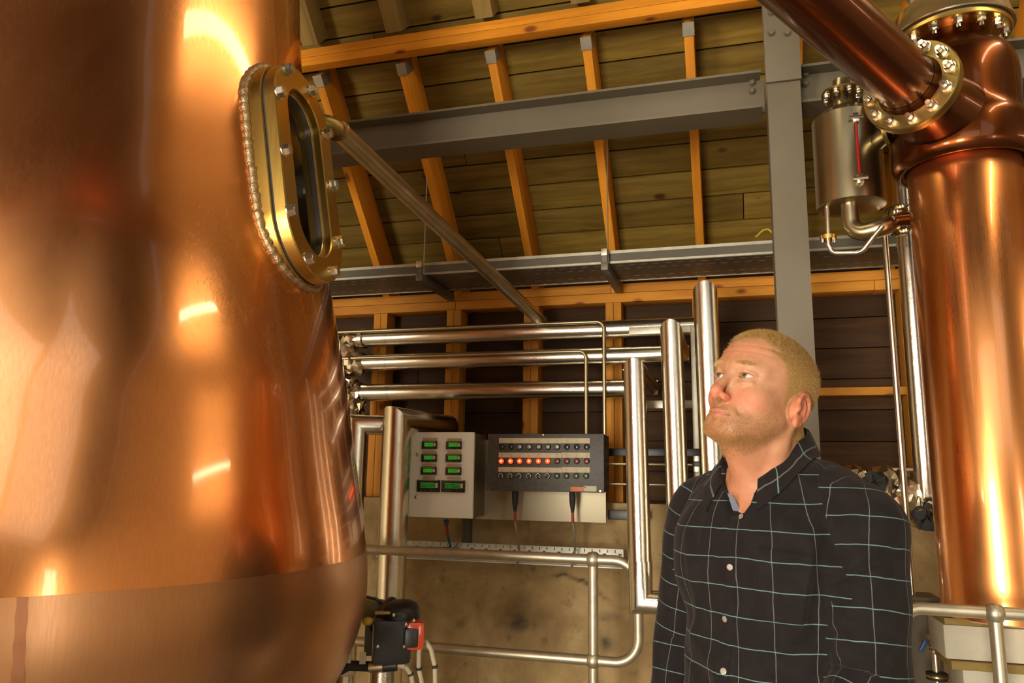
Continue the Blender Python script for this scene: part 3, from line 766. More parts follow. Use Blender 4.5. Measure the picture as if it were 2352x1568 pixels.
meters = [((362, 235), (603, 362), (370, 178, 605, 233)), ((355, 445), (597, 575), (362, 392, 597, 443)), ((345, 655), (592, 785), (352, 600, 590, 653)),
          ((758, 238), (1005, 367), (768, 186, 1005, 236)), ((752, 448), (1000, 578), (762, 394, 1000, 446)), ((750, 660), (998, 792), (757, 606, 997, 658)),
          ((283, 865), (647, 1068), (370, 808, 563, 855)), ((683, 873), (1058, 1075), (765, 820, 990, 858))]
rd = random.Random(5)
for k, (a, b, l) in enumerate(meters):
    w_, h_ = b[0]-a[0], b[1]-a[1]
    mtr = px_box('meter', 'bezel', door, *C2(*a), *C2(*b), FY, .012)
    px_box('top_edge', 'bezel_top', mtr, *C2(a[0]+12, a[1]+4), *C2(b[0]-30, a[1]+20), FY-.010, .003, .0005)
    sx0, sx1, sy0, sy1 = a[0]+.13*w_, a[0]+(.70 if k < 6 else .76)*w_, a[1]+.22*h_, a[1]+.68*h_
    px_box('screen', 'lcd' if k < 6 else 'lcd_dim', mtr, *C2(sx0, sy0), *C2(sx1, sy1), FY-.0115, .002, .0005)
    dg = MB(); nd = 4 if k < 6 else 10
    for r_ in range(1 if k < 6 else 2):
        for i in range(nd):
            cx = sx0+(sx1-sx0)*(i+.7)/(nd+.4); cy = sy0+(sy1-sy0)*(.5 if k < 6 else .3+.4*r_)
            hh = (sy1-sy0)*(.24 if k < 6 else .12); ww = (sx1-sx0)*.07
            for (ox, oy, dx, dy) in ((-1, 0, .3, 1), (1, -.5, .3, .5), (0, -1, 1, .25), (0, 0, 1, .25), (0, 1, 1, .25), (1, .5, .3, .5)):
                if rd.random() < .7:
                    p = at(*C2(cx+ox*ww*.4, cy+oy*hh), FY-.0135); dg.box((p.x, FY-.0137, p.z), (ww*dx/7.1*.0019+.0003, .0006, hh*dy/7.1*.0024+.0004))
    part('digits', dg, 'digit', mtr, 0)
    px_box('keypad', 'keypad', mtr, *C2(a[0]+(.735 if k < 6 else .79)*w_, a[1]+.26*h_), *C2(a[0]+(.88 if k < 6 else .9)*w_, a[1]+.66*h_), FY-.0115, .002, .0005)
    bt = MB()
    for u in (.17, .30, .63, .78):
        p = at(*C2(a[0]+u*w_, a[1]+.86*h_), FY-.012); bt.cyl((p.x, FY-.0115, p.z), (p.x, FY-.0138, p.z), .0012, n=8)
    part('button_row', bt, 'keypad', mtr, 0)['kind'] = 'stuff'
    px_box('name_strip', 'label', door, *C2(l[0], l[1]), *C2(l[2], l[3]), FY, .0022, .0004)
for lx, ly in ((272, 450), (250, 1145)):
    p = at(*C2(lx, ly), FY); lk = part('lock', MB().lathe([(.010, 0), (.010, .003), (.008, .005)], (p.x, FY+.001, p.z), (0, -1, 0), 24), 'bolt', door)
    part('keyhole', MB().bbox((p.x, FY-.0045, p.z), (.003, .002, .011), .0004), 'black', lk)
# backing plate and black control box
M['plate'] = flat('grey_backing_plate', (.46, .40, .28), .45, .5, ns=5, noise_amt=.06)
solo('backing_plate', MB().bbox((-.80, 3.262, 1.425), (.575, .012, .345), .002), 'plate', 'pale grey metal backing plate behind the black control box', 'plate')
M['box_black'] = flat('black_box_paint', (.055, .045, .035), .5, ns=60, noise_amt=.3)
box = thing('control_box', 'black control box with three rows of round buttons and red lamps', 'control box', (-.742, 3.18, 1.382))
part('body', MB().bbox((-.742, 3.19, 1.498), (.488, .13, .232), .003), 'box_black', box)
part('lid', MB().bbox((-.742, 3.112, 1.498), (.494, .024, .236), .003), 'box_black', box)
BY = 3.0995
rows = ((238, 168, 1600, 248), (235, 385, 1600, 467), (228, 602, 1600, 688))
xs3 = [280, 418, 553, 695, 835, 972, 1110, 1255, 1400, 1548]
for x0, y0, x1, y1 in rows:
    for a_, b_ in ((x0, 1177), (1181, x1)):
        st = px_box('name_strip', 'label', box, *C3(a_, y0), *C3(b_, y1), BY, .0025, .0004)
        mk = MB()
        for cx in xs3:
            if a_ < cx < b_:
                for j in range(3):
                    p = at(*C3(cx+rd.uniform(-8, 8), y0+(.35+.2*j)*(y1-y0)), BY); mk.box((p.x, BY-.0026, p.z), (.006+.008*rd.random(), .0004, .0012))
        part('print', mk, 'label_mark', st, 0)
M['btn_ring'] = flat('button_ring', (.012, .011, .01), .35)
M['lens_grey'] = flat('grey_lens', (.34, .33, .27), .25)
M['lens_dark'] = flat('dark_green_lens', (.012, .022, .013), .2)
M['lens_green'] = flat('green_lens', (.06, .13, .02), .3)
M['lens_red'] = flat('unlit_red_lens', (.28, .03, .015), .3)
M['lens_lit'] = flat('lit_red_lens', (.8, .05, .02), .3, emit=(1, .035, .01), es=2.2)
M['lens_core'] = flat('lit_lamp_core', (1, .5, .1), .3, emit=(1, .30, .04), es=6)
M['white_mark'] = flat('white_ring_mark', (.75, .66, .5), .5)
ringm = mesh_of('button', MB().lathe([(.0118, 0), (.0122, .004), (.0105, .009), (.0092, .0095)], (0, 0, 0), n=24), 'btn_ring')
def lens(mat, r=.0085, h=.0125): return mesh_of('lens', MB().lathe([(r, .008), (r, h-.002), (r*.8, h), (r*.3, h+.0008)], (0, 0, 0), n=20), mat)
LN = {k: lens(k) for k in ('lens_grey', 'lens_dark', 'lens_green', 'lens_red')}; LN['lens_lit'] = lens('lens_lit', .0108, .013)
corem = mesh_of('lamp_core', MB().lathe([(.0042, .0132), (.003, .0142)], (0, 0, 0), n=14), 'lens_core')
def arc(r0, r1, a0, a1, z0, z1, n=20):
    b = MB(); rs = []
    for i in range(n+1):
        a = a0+(a1-a0)*i/n; c, s_ = math.cos(a), math.sin(a)
        rs.append([(r0*c, r0*s_, z0), (r1*c, r1*s_, z0), (r1*c, r1*s_, z1), (r0*c, r0*s_, z1)])
    return b.ring_loft(rs)
arcm = mesh_of('ring_mark', arc(.0082, .0102, R(-60), R(240), .0093, .0102), 'white_mark')
knobm = mesh_of('knob', MB().lathe([(.007, .008), (.0068, .016), (.006, .0165)], (0, 0, 0), n=18).bbox((0, -.001, .018), (.0045, .013, .006), .001), 'black')
for row, y in enumerate((300, 515, 735)):
    for i, x in enumerate(xs3):
        p = at(*C3(x-(8 if row == 2 else 0)+i*.6, y), BY); mm = frame_z(Vector((p.x, BY, p.z)), (0, -1, 0), (1, 0, 0))
        if row == 0: b_ = place('push_button', ringm, box, mm); place('lens', LN['lens_dark' if i in (0, 1, 7, 8, 9) else 'lens_grey'], b_, mm)
        elif row == 1:
            b_ = place('indicator_lamp', ringm, box, mm); place('lens', LN['lens_lit' if i < 6 else 'lens_red'], b_, mm)
            if i < 6: place('lamp_core', corem, b_, mm)
        elif i < 6:
            b_ = place('selector_switch', ringm, box, mm); rot = mm @ Matrix.Rotation(R(-45 if i in (2, 5) else 0), 4, 'Z')
            place('ring_mark', arcm, b_, rot); place('knob', knobm, b_, rot)
        else: b_ = place('push_button', ringm, box, mm); place('lens', LN['lens_green'], b_, mm)
px_box('warning_sticker', flat('orange_sticker', (.55, .15, .04), .5), box, *C3(1310, 897), *C3(1503, 967), BY, .0015, .0003)
st = px_box('rating_sticker', flat('pale_sticker', (.46, .42, .28), .5), box, *C3(1505, 885), *C3(1700, 972), BY, .0015, .0003)
px_box('print', 'black', st, *C3(1517, 897), *C3(1537, 917), BY-.0014, .0006, .0001)
scr = mesh_of('screw', MB().lathe([(.004, 0), (.0035, .0015)], (0, 0, 0), n=12), 'bolt')
for cx, cy in ((85, 130), (85, 935), (900, 120), (1755, 965)):
    p = at(*C3(cx, cy), BY); place('screw', scr, box, frame_z(Vector((p.x, BY, p.z)), (0, -1, 0)))
M['red_tape'] = flat('red_tape', (.32, .015, .012), .5); M['grey_cable'] = flat('grey_cable', (.22, .19, .13), .5)
M['blue'] = flat('blue_cable', (.02, .075, .20), .45)
for k, (gx, pts, lab) in enumerate(((478, [(478, 1270), (478, 1420), (497, 1568), (530, 1760), (545, 1950), (500, 2090)], 'grey cable with red tape hanging from the left of the control box'), (1337, [(1340, 1290), (1345, 1440), (1362, 1568), (1378, 1800), (1360, 1960), (1325, 2100)], 'grey cable with red tape hanging from the right of the control box'))):
    a, b, c = at(*C3(gx, 965), 3.15), at(*C3(gx, 1130), 3.15), at(*C3(pts[0][0], pts[0][1]), 3.15)
    part('cable_gland', MB().lathe([(.0125, 0), (.0135, .02), (.0125, (a-b).length), (.006, (a-c).length)], a, c-a, 20), 'rubber', box)
    P = [at(*C3(*q), 3.15+.02*i*(i > 2)) for i, q in enumerate(pts)]
    t = thing('control_cable', lab, 'cable', P[-1], 'cables below the control box')
    part('sheath', MB().sweep(fillet(P, .03), .0048, 10), 'grey_cable', t)
    part('red_tape', MB().cyl(P[0]+(P[1]-P[0])*.02, P[1], .0058, n=12), 'red_tape', t)
C1 = lambda x, y: (900+x/4.356, 960+y/4.356)
P = [at(*C1(545, 1012), 3.17), at(*C1(545, 1070), 3.17), at(*C1(556, 1160), 3.2), at(*C1(575, 1240), 3.24), at(*C1(592, 1290), 3.26), at(*C1(540, 1304), 3.275), at(*C1(380, 1300), 3.275), at(*C1(120, 1290), 3.275)]
t = thing('blue_cable', 'blue cable with a red sleeve dropping from the steel cabinet to the tray', 'cable', P[-1])
part('sheath', MB().sweep(fillet(P, .02), .0055, 10), 'blue', t)
part('cable_gland', MB().lathe([(.006, -.012), (.011, -.008), (.012, 0), (.009, .012), (.004, .016)], P[0]+Vector((0, 0, -.012)), (0, 0, -1), 16), 'blue', t)
part('red_sleeve', MB().cyl(P[1], P[2], .0066, n=12), 'red_tape', t)
P = [at(*C1(668, 1215), 3.27), at(*C1(662, 1255), 3.27), at(*C1(640, 1290), 3.265), at(*C1(600, 1308), 3.265)]
solo('grey_loop_cable', MB().sweep(fillet(P, .02), .005, 10), 'grey_cable', 'short grey cable curving into the lower tray under the steel cabinet', 'cable')

# ------------------------------------------------------------------ lower perforated tray on the wall
M['tray_pale'] = flat('pale_galvanised', (.66, .65, .58), .45, .2, ns=30)
zt_, zb_ = 1.146, 1.075
t = thing('cable_tray', 'pale perforated cable tray fixed on the stone wall behind the hand rail', 'tray', (-1.0, 3.3, zb_))
b = slotted(MB(), -1.56, -.447, zb_, zt_, [(zb_+.012, zb_+.018, .0655, .012, .014), (zb_+.022, zb_+.034, .0327, .03, .0042), (zb_+.044, zb_+.050, .0655, .044, .014), (zb_+.054, zb_+.066, .0327, .03, .0042)], .0015, lambda x, y, z: Vector((x, 3.30-z, y)))
part('web', b, 'tray_pale', t, 0)
part('top_lip', MB().box2((-1.56, 3.285, zt_-.002), (-.447, 3.302, zt_)), 'tray_pale', t)
part('bottom_lip', MB().box2((-1.56, 3.255, zb_-.004), (-.447, 3.302, zb_)), 'tray_pale', t)

# ------------------------------------------------------------------ tubular hand rails
def railing(label, paths, balls, loc, r, grp=None):
    t = thing('hand_rail', label, 'railing', loc)
    for nm, P, fr_ in paths: part(nm, MB().bent(P, r, fr_, 18), 'rail', t)
    for p in balls:
        part('ball_fitting', MB().lathe(smooth_prof([(.002, -r*1.55), (r*1.0, -r*1.25), (r*1.42, -r*.5), (r*1.5, 0), (r*1.42, r*.5), (r*1.0, r*1.25), (.002, r*1.55)]), p, n=24), 'rail', t, 60)
    return t
zt, zl, xp, xe = 1.1465, .797, -.498, -.336
railing('long tubular metal hand rail in front of the stone wall', [('rail', [(-2.6, 2.85, zt), (xe, 2.85, zt), (xe, 2.85, zl), (-2.6, 2.85, zl)], .085), ('post', [(xp, 2.85, 0), (xp, 2.85, zt)], .01)], [Vector((xp, 2.85, zt)), Vector((xp, 2.85, zl))], (xp, 2.85, 0), .0185)
a = dep(2165, 1400, 1.70)
d = ray(2352, 1411); b = CAM+d*((a.z-CZ)/d.z); dr = (b-a).normalized()
d = ray(2285, 1408); pp = CAM+d*((a.z-CZ)/d.z)
e = a-dr*.085
railing('short tubular metal hand rail in front of the copper column', [('rail', [pp+dr*.9, a, e, e+Vector((0, 0, -.45)), pp+Vector((0, 0, -.45)), pp+dr*.9+Vector((0, 0, -.45))], .075), ('post', [(pp.x, pp.y, 0), pp], .01)], [pp, pp+Vector((0, 0, -.45))], (pp.x, pp.y, 0), .0138)

# ------------------------------------------------------------------ steel vessel beside the column head
vb, vt = at(1955, 478, 2.40), at(1955, 262, 2.40); vc = Vector((vb.x-.0, 2.40, 0)); vr = .098
M['vessel'] = flat('dull_vessel_steel', (.40, .34, .21), .30, 1, ns=4)
t = thing('steel_vessel', 'cylindrical steel vessel with a red gauge hanging beside the grey column', 'vessel', (vc.x, 2.40, vb.z))
part('body', MB().lathe([(.02, vb.z-.006), (vr-.01, vb.z), (vr, vb.z+.004), (vr, vt.z-.02), (vr-.02, vt.z), (.045, vt.z+.02)], vc, n=56), 'vessel', t)
vn = Vector((vc.x-.005, 2.40, 0))
part('neck', MB().lathe([(.028, vt.z+.01), (.028, vt.z+.06), (.025, vt.z+.065), (.025, vt.z+.115)], vn, n=28), 'vessel', t)
vf = part('neck_flange', MB().lathe([(.025, vt.z+.068), (.06, vt.z+.068), (.06, vt.z+.075), (.025, vt.z+.075)], vn, n=36), 'brass_dull', t)
nb2 = bolt_mesh('nut', .015, .01, 'bolt', True, .01)
for k in range(8):
    a_ = 2*math.pi*k/8+.3; place('nut', nb2, vf, frame_z(vn+Vector((math.cos(a_)*.049, math.sin(a_)*.049, vt.z+.068)), (0, 0, -1)))
def on_vessel(px, py):
    d = ray(px, py); o = CAM-vc; A_ = d.x*d.x+d.y*d.y; B_ = 2*(o.x*d.x+o.y*d.y); C_ = o.x*o.x+o.y*o.y-(vr+.006)**2
    q = B_*B_-4*A_*C_; return CAM+d*((-B_-math.sqrt(max(q, 0)))/(2*A_))
g0, g1 = on_vessel(1965, 272), on_vessel(1975, 402)
M['gauge_red'] = flat('red_gauge_fluid', (.28, .01, .008), .3)
ga = part('gauge_tube', MB().cyl(g0, g1, .004, n=10), 'gauge_red', t)
for g_ in (g0, g1+Vector((0, 0, -.012))):
    part('gauge_cock', MB().bbox(g_, (.018, .02, .03), .003).cyl(g_+Vector((-.02, -.01, .0)), g_+Vector((.02, -.01, .0)), .005, n=10), 'bolt', ga)
# curved outlet to the flange on the column stub
f0 = dep(2062, 506, 2.24); o0 = Vector((vc.x+.01, 2.36, vb.z))
o1 = at(1955, 520, 2.36)
part('outlet', MB().bent([(o1.x+.0, 2.36, vb.z+.002), (o1.x+.0, 2.36, o1.z-.028), at(2030, 522, 2.32), f0+(at(2030, 522, 2.32)-f0).normalized()*.012], .026, .07, 20), 'vessel', t)
fd = (CB+Vector((0, 0, f0.z))-f0).normalized()
ff = part('outlet_flange', MB().lathe([(.02, -.016), (.046, -.016), (.046, -.002), (.02, -.002)], f0, fd, 32), 'brass_dull', t)
part('mating_flange', MB().lathe([(.015, .001), (.046, .001), (.046, .014), (.015, .014)], f0, fd, 32), 'brass_dull', t)
for k in range(6):
    a_ = k*math.pi/3; u_ = fd.orthogonal().normalized(); w_ = fd.cross(u_)
    place('nut', nb2, ff, frame_z(f0+fd*.014+(u_*math.cos(a_)+w_*math.sin(a_))*.036, fd))
# drain tube under the vessel
d0 = at(1901, 508, 2.37)
P = [Vector((d0.x, 2.37, vb.z-.0)), d0, at(1902, 560, 2.37), at(1912, 581, 2.37), at(1978, 580, 2.34), at(2005, 545, 2.32), at(2028, 518, 2.30)]
part('drain_tube', MB().sweep(fillet(P, .03), .0075, 12), 'steel', t)
ck = part('drain_clamp', MB().lathe([(.007, -.006), (.024, -.006), (.024, .006), (.007, .006)], at(1902, 546, 2.37), n=24), 'brass', t)
for s_ in (-1, 1): part('clamp_bolt', MB().cyl(at(1902+14*s_, 552, 2.36)+Vector((0, 0, -.008)), at(1902+14*s_, 552, 2.36)+Vector((0, 0, .014)), .005, n=10), 'bolt', ck)
# side flange between vessel and head
s0 = on_vessel(2012, 322)
sf = part('side_flange', MB().lathe([(.01, 0), (.05, 0), (.05, .012), (.01, .012)], s0+Vector((.02, -.06, 0)), (CB-vc).normalized(), 32), 'brass_dull', t)
part('side_spout', MB().cyl(vc+Vector((.07, -.06, s0.z)), s0+Vector((.02, -.06, 0))+(CB-vc).normalized()*.012, .025, n=20), 'vessel', t)

# ------------------------------------------------------------------ pipes right of the column
a, b = at(2031, 508, 2.52), at(2091, 1366, 2.52); xm = (a.x+b.x)/2
solo('thin_tube', MB().cyl((xm+.004, 2.52, b.z), (xm-.0, 2.52, a.z), .0095, n=14).lathe([(.013, 0), (.013, .012), (.009, .016)], (xm, 2.52, a.z-.012), n=16), 'steel', 'tall thin shiny tube standing between the man and the copper column', 'tube')
a, b = at(2080, 400, 2.75), at(2117, 1092, 2.75)
t = thing('clad_pipe', 'tall metal clad pipe standing close behind the left side of the copper column', 'pipe', (b.x, 2.75, b.z), 'metal clad pipes on the back wall')
part('riser', MB().cyl((b.x+.012, 2.75, b.z-.03), (b.x+.012, 2.75, 2.60), .0345, n=28), 'clad', t)
part('seam', MB().lathe([(.0345, -.008), (.0362, -.007), (.0362, .007), (.0345, .008)], (b.x+.012, 2.75, at(2085, 565, 2.75).z), n=28, caps=False), 'clad', t)
part('foot_bend', MB().mitre([(b.x+.012, 2.75, b.z+.08), (b.x+.012, 2.75, b.z-.055), (b.x+.2, 2.75, b.z-.055)], .0352, 28), 'clad', t)
# foil wrapped pipe bend behind the man
P = [at(1900, 1118, 2.8), at(2040, 1122, 2.8), at(2105, 1150, 2.8), at(2150, 1180, 2.8)]
t = thing('foil_bundle', 'crumpled shiny foil wrapped pipe with black ends behind the shoulder of the man', 'pipe', P[2]-Vector((0, 0, .08)))
part('foil_wrap', crumple(P, .072, .0055, 22, 4), 'foil', t, 10)
part('foil_wrap', crumple([at(2040, 1130, 2.74), at(2066, 1200, 2.74)], .05, .0055, 18, 6), 'foil', t, 10)
for px, py, r_ in ((2008, 1108, .036), (2130, 1186, .042)):
    p = at(px, py, 2.72); dv = (CAM-p).normalized()
    ob = MB().lathe([(r_, -.02), (r_*1.02, -.002), (r_*.62, -.002), (.003, -.004)], p, dv, 15)
    ob.v = [tuple(Vector(v)+Vector([random.gauss(0, .0035) for _ in range(3)])) for v in ob.v]
    part('black_opening', ob, 'rubber', t)
solo('ledge_strip', MB().bbox((.40, 3.42, at(1985, 1077, 3.4).z), (.62, .09, .012), .002), 'galv', 'thin metal ledge strip along the foot of the timber bay behind the man', 'strip')

# ------------------------------------------------------------------ plinth under the copper column
M['white_block'] = flat('chalky_white_paint', (.50, .46, .36), .8, ns=6, noise_amt=.22, bump_s=.5)
pb = at(2166, 1440, 2.20); pz = zc(1412)
t = thing('column_plinth', 'chalky white plinth with timber edging below the copper column', 'plinth', (pb.x+.35, 2.40, 0))
X0 = pb.x; X1 = X0+.75
PYF = 2.20
stick('top_board', t, (X0+.004, PYF+.08, pz-.008), (X1, PYF+.08, pz-.008), .16, .016, 'rib_wood')
z1 = pz-.016; z2 = at(2200, 1515, PYF).z; z3 = at(2200, 1537, PYF).z
part('upper_block', MB().bbox(((X0+X1)/2, PYF+.08, (z1+z2)/2), (X1-X0, .16, z1-z2), .006), 'white_block', t)
stick('lower_board', t, (X0+.01, PYF+.075, (z2+z3)/2), (X1, PYF+.075, (z2+z3)/2), .17, z2-z3-.002, 'rib_wood')
part('lower_block', MB().bbox(((X0+X1)/2+.02, PYF+.09, z3/2), (X1-X0-.04, .14, z3), .006), 'white_block', t)
gx0, gx1 = at(2080, 1450, 2.50).x, at(2163, 1450, 2.50).x; gz = at(2091, 1366, 2.52).z
solo('grey_post', MB().bbox(((gx0+gx1)/2, 2.54, gz/2-.004), (gx1-gx0, .08, gz-.012), .004).bbox(((gx0+gx1)/2-.01, 2.54, gz-.005), (gx1-gx0+.02, .12, .010), .002), 'paint_grey', 'squat grey steel post left of the white plinth', 'post')
# ball valve with blue lever
va, vbm = dep(2138, 1425, 2.02), dep(2153, 1568, 2.02); vx = Vector((vbm.x, vbm.y, 0)); Z = lambda py: dep(2146, py, 2.02).z
t = thing('ball_valve', 'small steel and brass ball valve with a blue lever at the lower right', 'valve', vx+Vector((0, 0, Z(1640))))
part('pipe', MB().cyl(vx+Vector((0, 0, Z(1640))), vx+Vector((0, 0, Z(1412))), .0095, n=16), 'steel', t)
part('body', MB().lathe([(.0095, Z(1503)), (.016, Z(1500)), (.016, Z(1494)), (.013, Z(1492)), (.018, Z(1484)), (.018, Z(1476)), (.013, Z(1470)), (.016, Z(1467)), (.016, Z(1461)), (.0095, Z(1458))], vx, n=20), 'steel', t)
part('collar', MB().lathe([(.0095, Z(1450)), (.013, Z(1449)), (.013, Z(1446)), (.0095, Z(1445))], vx, n=18), 'brass', t)
lv = part('lever', MB().bbox(vx+Vector((-.03, -.012, Z(1486))), (.012, .012, .034), .004, Matrix.Rotation(.5, 3, 'Y')), 'blue', t)
part('stem', MB().cyl(vx+Vector((-.03, -.01, Z(1478))), vx+Vector((0, 0, Z(1480))), .006, n=12), 'bolt', lv)
part('union_nut', MB().lathe([(.01, Z(1562)), (.026, Z(1560)), (.026, Z(1545)), (.01, Z(1543))], vx, n=20), 'rubber', t)
part('union_ring', MB().lathe([(.02, Z(1555)), (.0275, Z(1554)), (.0275, Z(1550)), (.02, Z(1549))], vx, n=20), 'brass', t)
part('side_cock', MB().cyl(vx+Vector((.01, 0, Z(1553))), vx+Vector((.06, .0, Z(1551))), .006, n=12).bbox(vx+Vector((.06, 0, Z(1551))), (.012, .012, .02), .003), 'steel', t)

# ------------------------------------------------------------------ valve actuator at the foot of the still
AD = 2.0; Q = lambda px, py, d=0: dep(px, py, AD+d)
t = thing('valve_actuator', 'black valve actuator with a red and black position dome at the foot of the still', 'actuator', Q(880, 1568)-Vector((0, 0, .1)))
RM = Matrix((RT, FW, UP)).transposed()          # the actuator faces the aisle
RMz = Matrix.Rotation(YAW+.15, 3, 'Z')
def qb(name, x0, y0, x1, y1, d, off, mat, bev, par=t):
    a, b = Q(x0, y0, off), Q(x1, y1, off); c = (a+b)/2; wd = abs((b-a).dot(RT)); hh = abs((b-a).dot(UP))
    return part(name, MB().bbox(c, (wd, d, hh), bev, RMz), mat, par)
qb('gearbox', 856, 1418, 944, 1516, .10, .0, 'black', .016)
hs = part('housing', MB().lathe(smooth_prof([(.002, .0), (.040, .004), (.052, .018), (.055, .05), (.052, .075), (.03, .085)]), Q(925, 1445, .05), (Q(860, 1400)-Q(925, 1445)), 28), 'black', t, 50)
part('top_dome', MB().lathe(smooth_prof([(.052, 0), (.052, .03), (.044, .048), (.02, .056), (.002, .057)]), Q(920, 1430, .02), UP, 28), 'black', t, 50)
dm = qb('dome', 932, 1424, 975, 1488, .062, -.02, flat('red_dome', (.50, .05, .008), .25, coat=.5), .015)
qb('dome_window', 929, 1441, 961, 1485, .03, -.042, 'black', .009, dm)
qb('name_bar', 861, 1404, 896, 1409, .02, -.06, 'brass_dull', .001)
sc2 = mesh_of('screw', MB().lathe([(.0045, 0), (.0045, .004), (.002, .006)], (0, 0, 0), n=10), 'bolt')
for px, py in ((904, 1412), (932, 1434), (950, 1425), (928, 1484), (867, 1484)):
    place('screw', sc2, t, frame_z(Q(px, py, -.055), CAM-Q(px, py)))
M['olive'] = flat('olive_cover', (.16, .12, .02), .5); M['yellow'] = flat('yellow_cap', (.5, .32, .02), .45)
qb('cover', 832, 1380, 884, 1424, .08, .12, 'olive', .012)
part('cover_rim', MB().sweep(fillet([Q(842, 1371, .07), Q(868, 1376, .07), Q(886, 1398, .07), Q(889, 1424, .07)], .03), .004, 8), 'black', t)
part('knob', MB().lathe(smooth_prof([(.012, 0), (.015, .006), (.01, .014), (.001, .016)]), Q(845, 1432, -.02), UP, 18), 'yellow', t)
qb('switch_box', 838, 1434, 860, 1500, .05, .03, 'paint_dark', .004)
qb('tag', 797, 1495, 806, 1522, .002, -.03, flat('white_tag', (.5, .43, .3), .5), .0004)
qb('tag', 826, 1498, 840, 1524, .002, -.03, 'label', .0004)
part('hose', MB().sweep(fillet([Q(770, 1545), Q(800, 1528), Q(850, 1530), Q(905, 1522)], .03), .013, 12), 'rubber', t)
part('coupling', MB().cyl(Q(848, 1531, -.02), Q(905, 1527, -.02), .014, n=18), 'pipe_steel', t)
part('end_coupling', MB().cyl(Q(880, 1529, -.02), Q(912, 1526, -.02), .0155, n=18), 'black', t)
part('valve_body', MB().cyl(Q(880, 1542, .02)-Vector((0, 0, .2)), Q(880, 1536, .02), .036, n=28), 'clad', t)
part('valve_neck', MB().cyl(Q(794, 1552, .02)-Vector((0, 0, .2)), Q(794, 1548, .02), .026, n=28), 'steel', t)
M['pale_cable'] = flat('pale_grey_cable', (.42, .36, .24), .45)
for k, (P, lab) in enumerate((([(966, 1478), (962, 1500), (962, 1535), (972, 1580), (975, 1640)], 'pale cable looping down nearest below the red dome'), ([(975, 1470), (990, 1490), (999, 1530), (1000, 1580), (996, 1640)], 'pale cable tied with black straps right of the red dome'), ([(914, 1525), (930, 1528), (944, 1548), (950, 1580), (952, 1640)], 'pale cable curving down from the actuator coupling'))):
    pts = [Q(x, y, -.02) for x, y in P]
    c_ = thing('actuator_cable', lab, 'cable', pts[-1], 'cables of the valve actuator')
    part('sheath', MB().sweep(fillet(pts, .03), .0062, 10), 'pale_cable', c_)
    part('strap', MB().cyl(pts[2].lerp(pts[1], .1), pts[2].lerp(pts[3], .06), .0078, n=12), 'rubber', c_)
    if k == 2: part('sleeve', MB().cyl(pts[0], pts[1], .0085, n=12), 'label', c_)
# ------------------------------------------------------------------ the man: signed distance fields turned into meshes
f4 = np.float32
def smin(a, b, k): h = np.clip(.5+.5*(b-a)/k, 0, 1); return b*(1-h)+a*h-k*h*(1-h)
def smax(a, b, k): return -smin(-a, -b, k)
def ell(p, c, r):
    q = (p-np.array(c, f4)); r = np.array(r, f4); k0 = np.sqrt(((q/r)**2).sum(1)); k1 = np.sqrt(((q/(r*r))**2).sum(1))+1e-9
    return k0*(k0-1)/k1
def sph(p, c, r): return np.sqrt(((p-np.array(c, f4))**2).sum(1))-r
def cap(p, a, b, ra, rb=None):
    rb = ra if rb is None else rb; a = np.array(a, f4); b = np.array(b, f4); ba = b-a
    t = np.clip(((p-a)@ba)/(ba@ba), 0, 1); return np.sqrt(((p-a-t[:, None]*ba)**2).sum(1))-(ra+(rb-ra)*t)
def chain(p, pts, rs, k=None):
    d = None
    for i in range(len(pts)-1):
        e = cap(p, pts[i], pts[i+1], rs[i], rs[i+1]); d = e if d is None else (np.minimum(d, e) if k is None else smin(d, e, k))
    return d
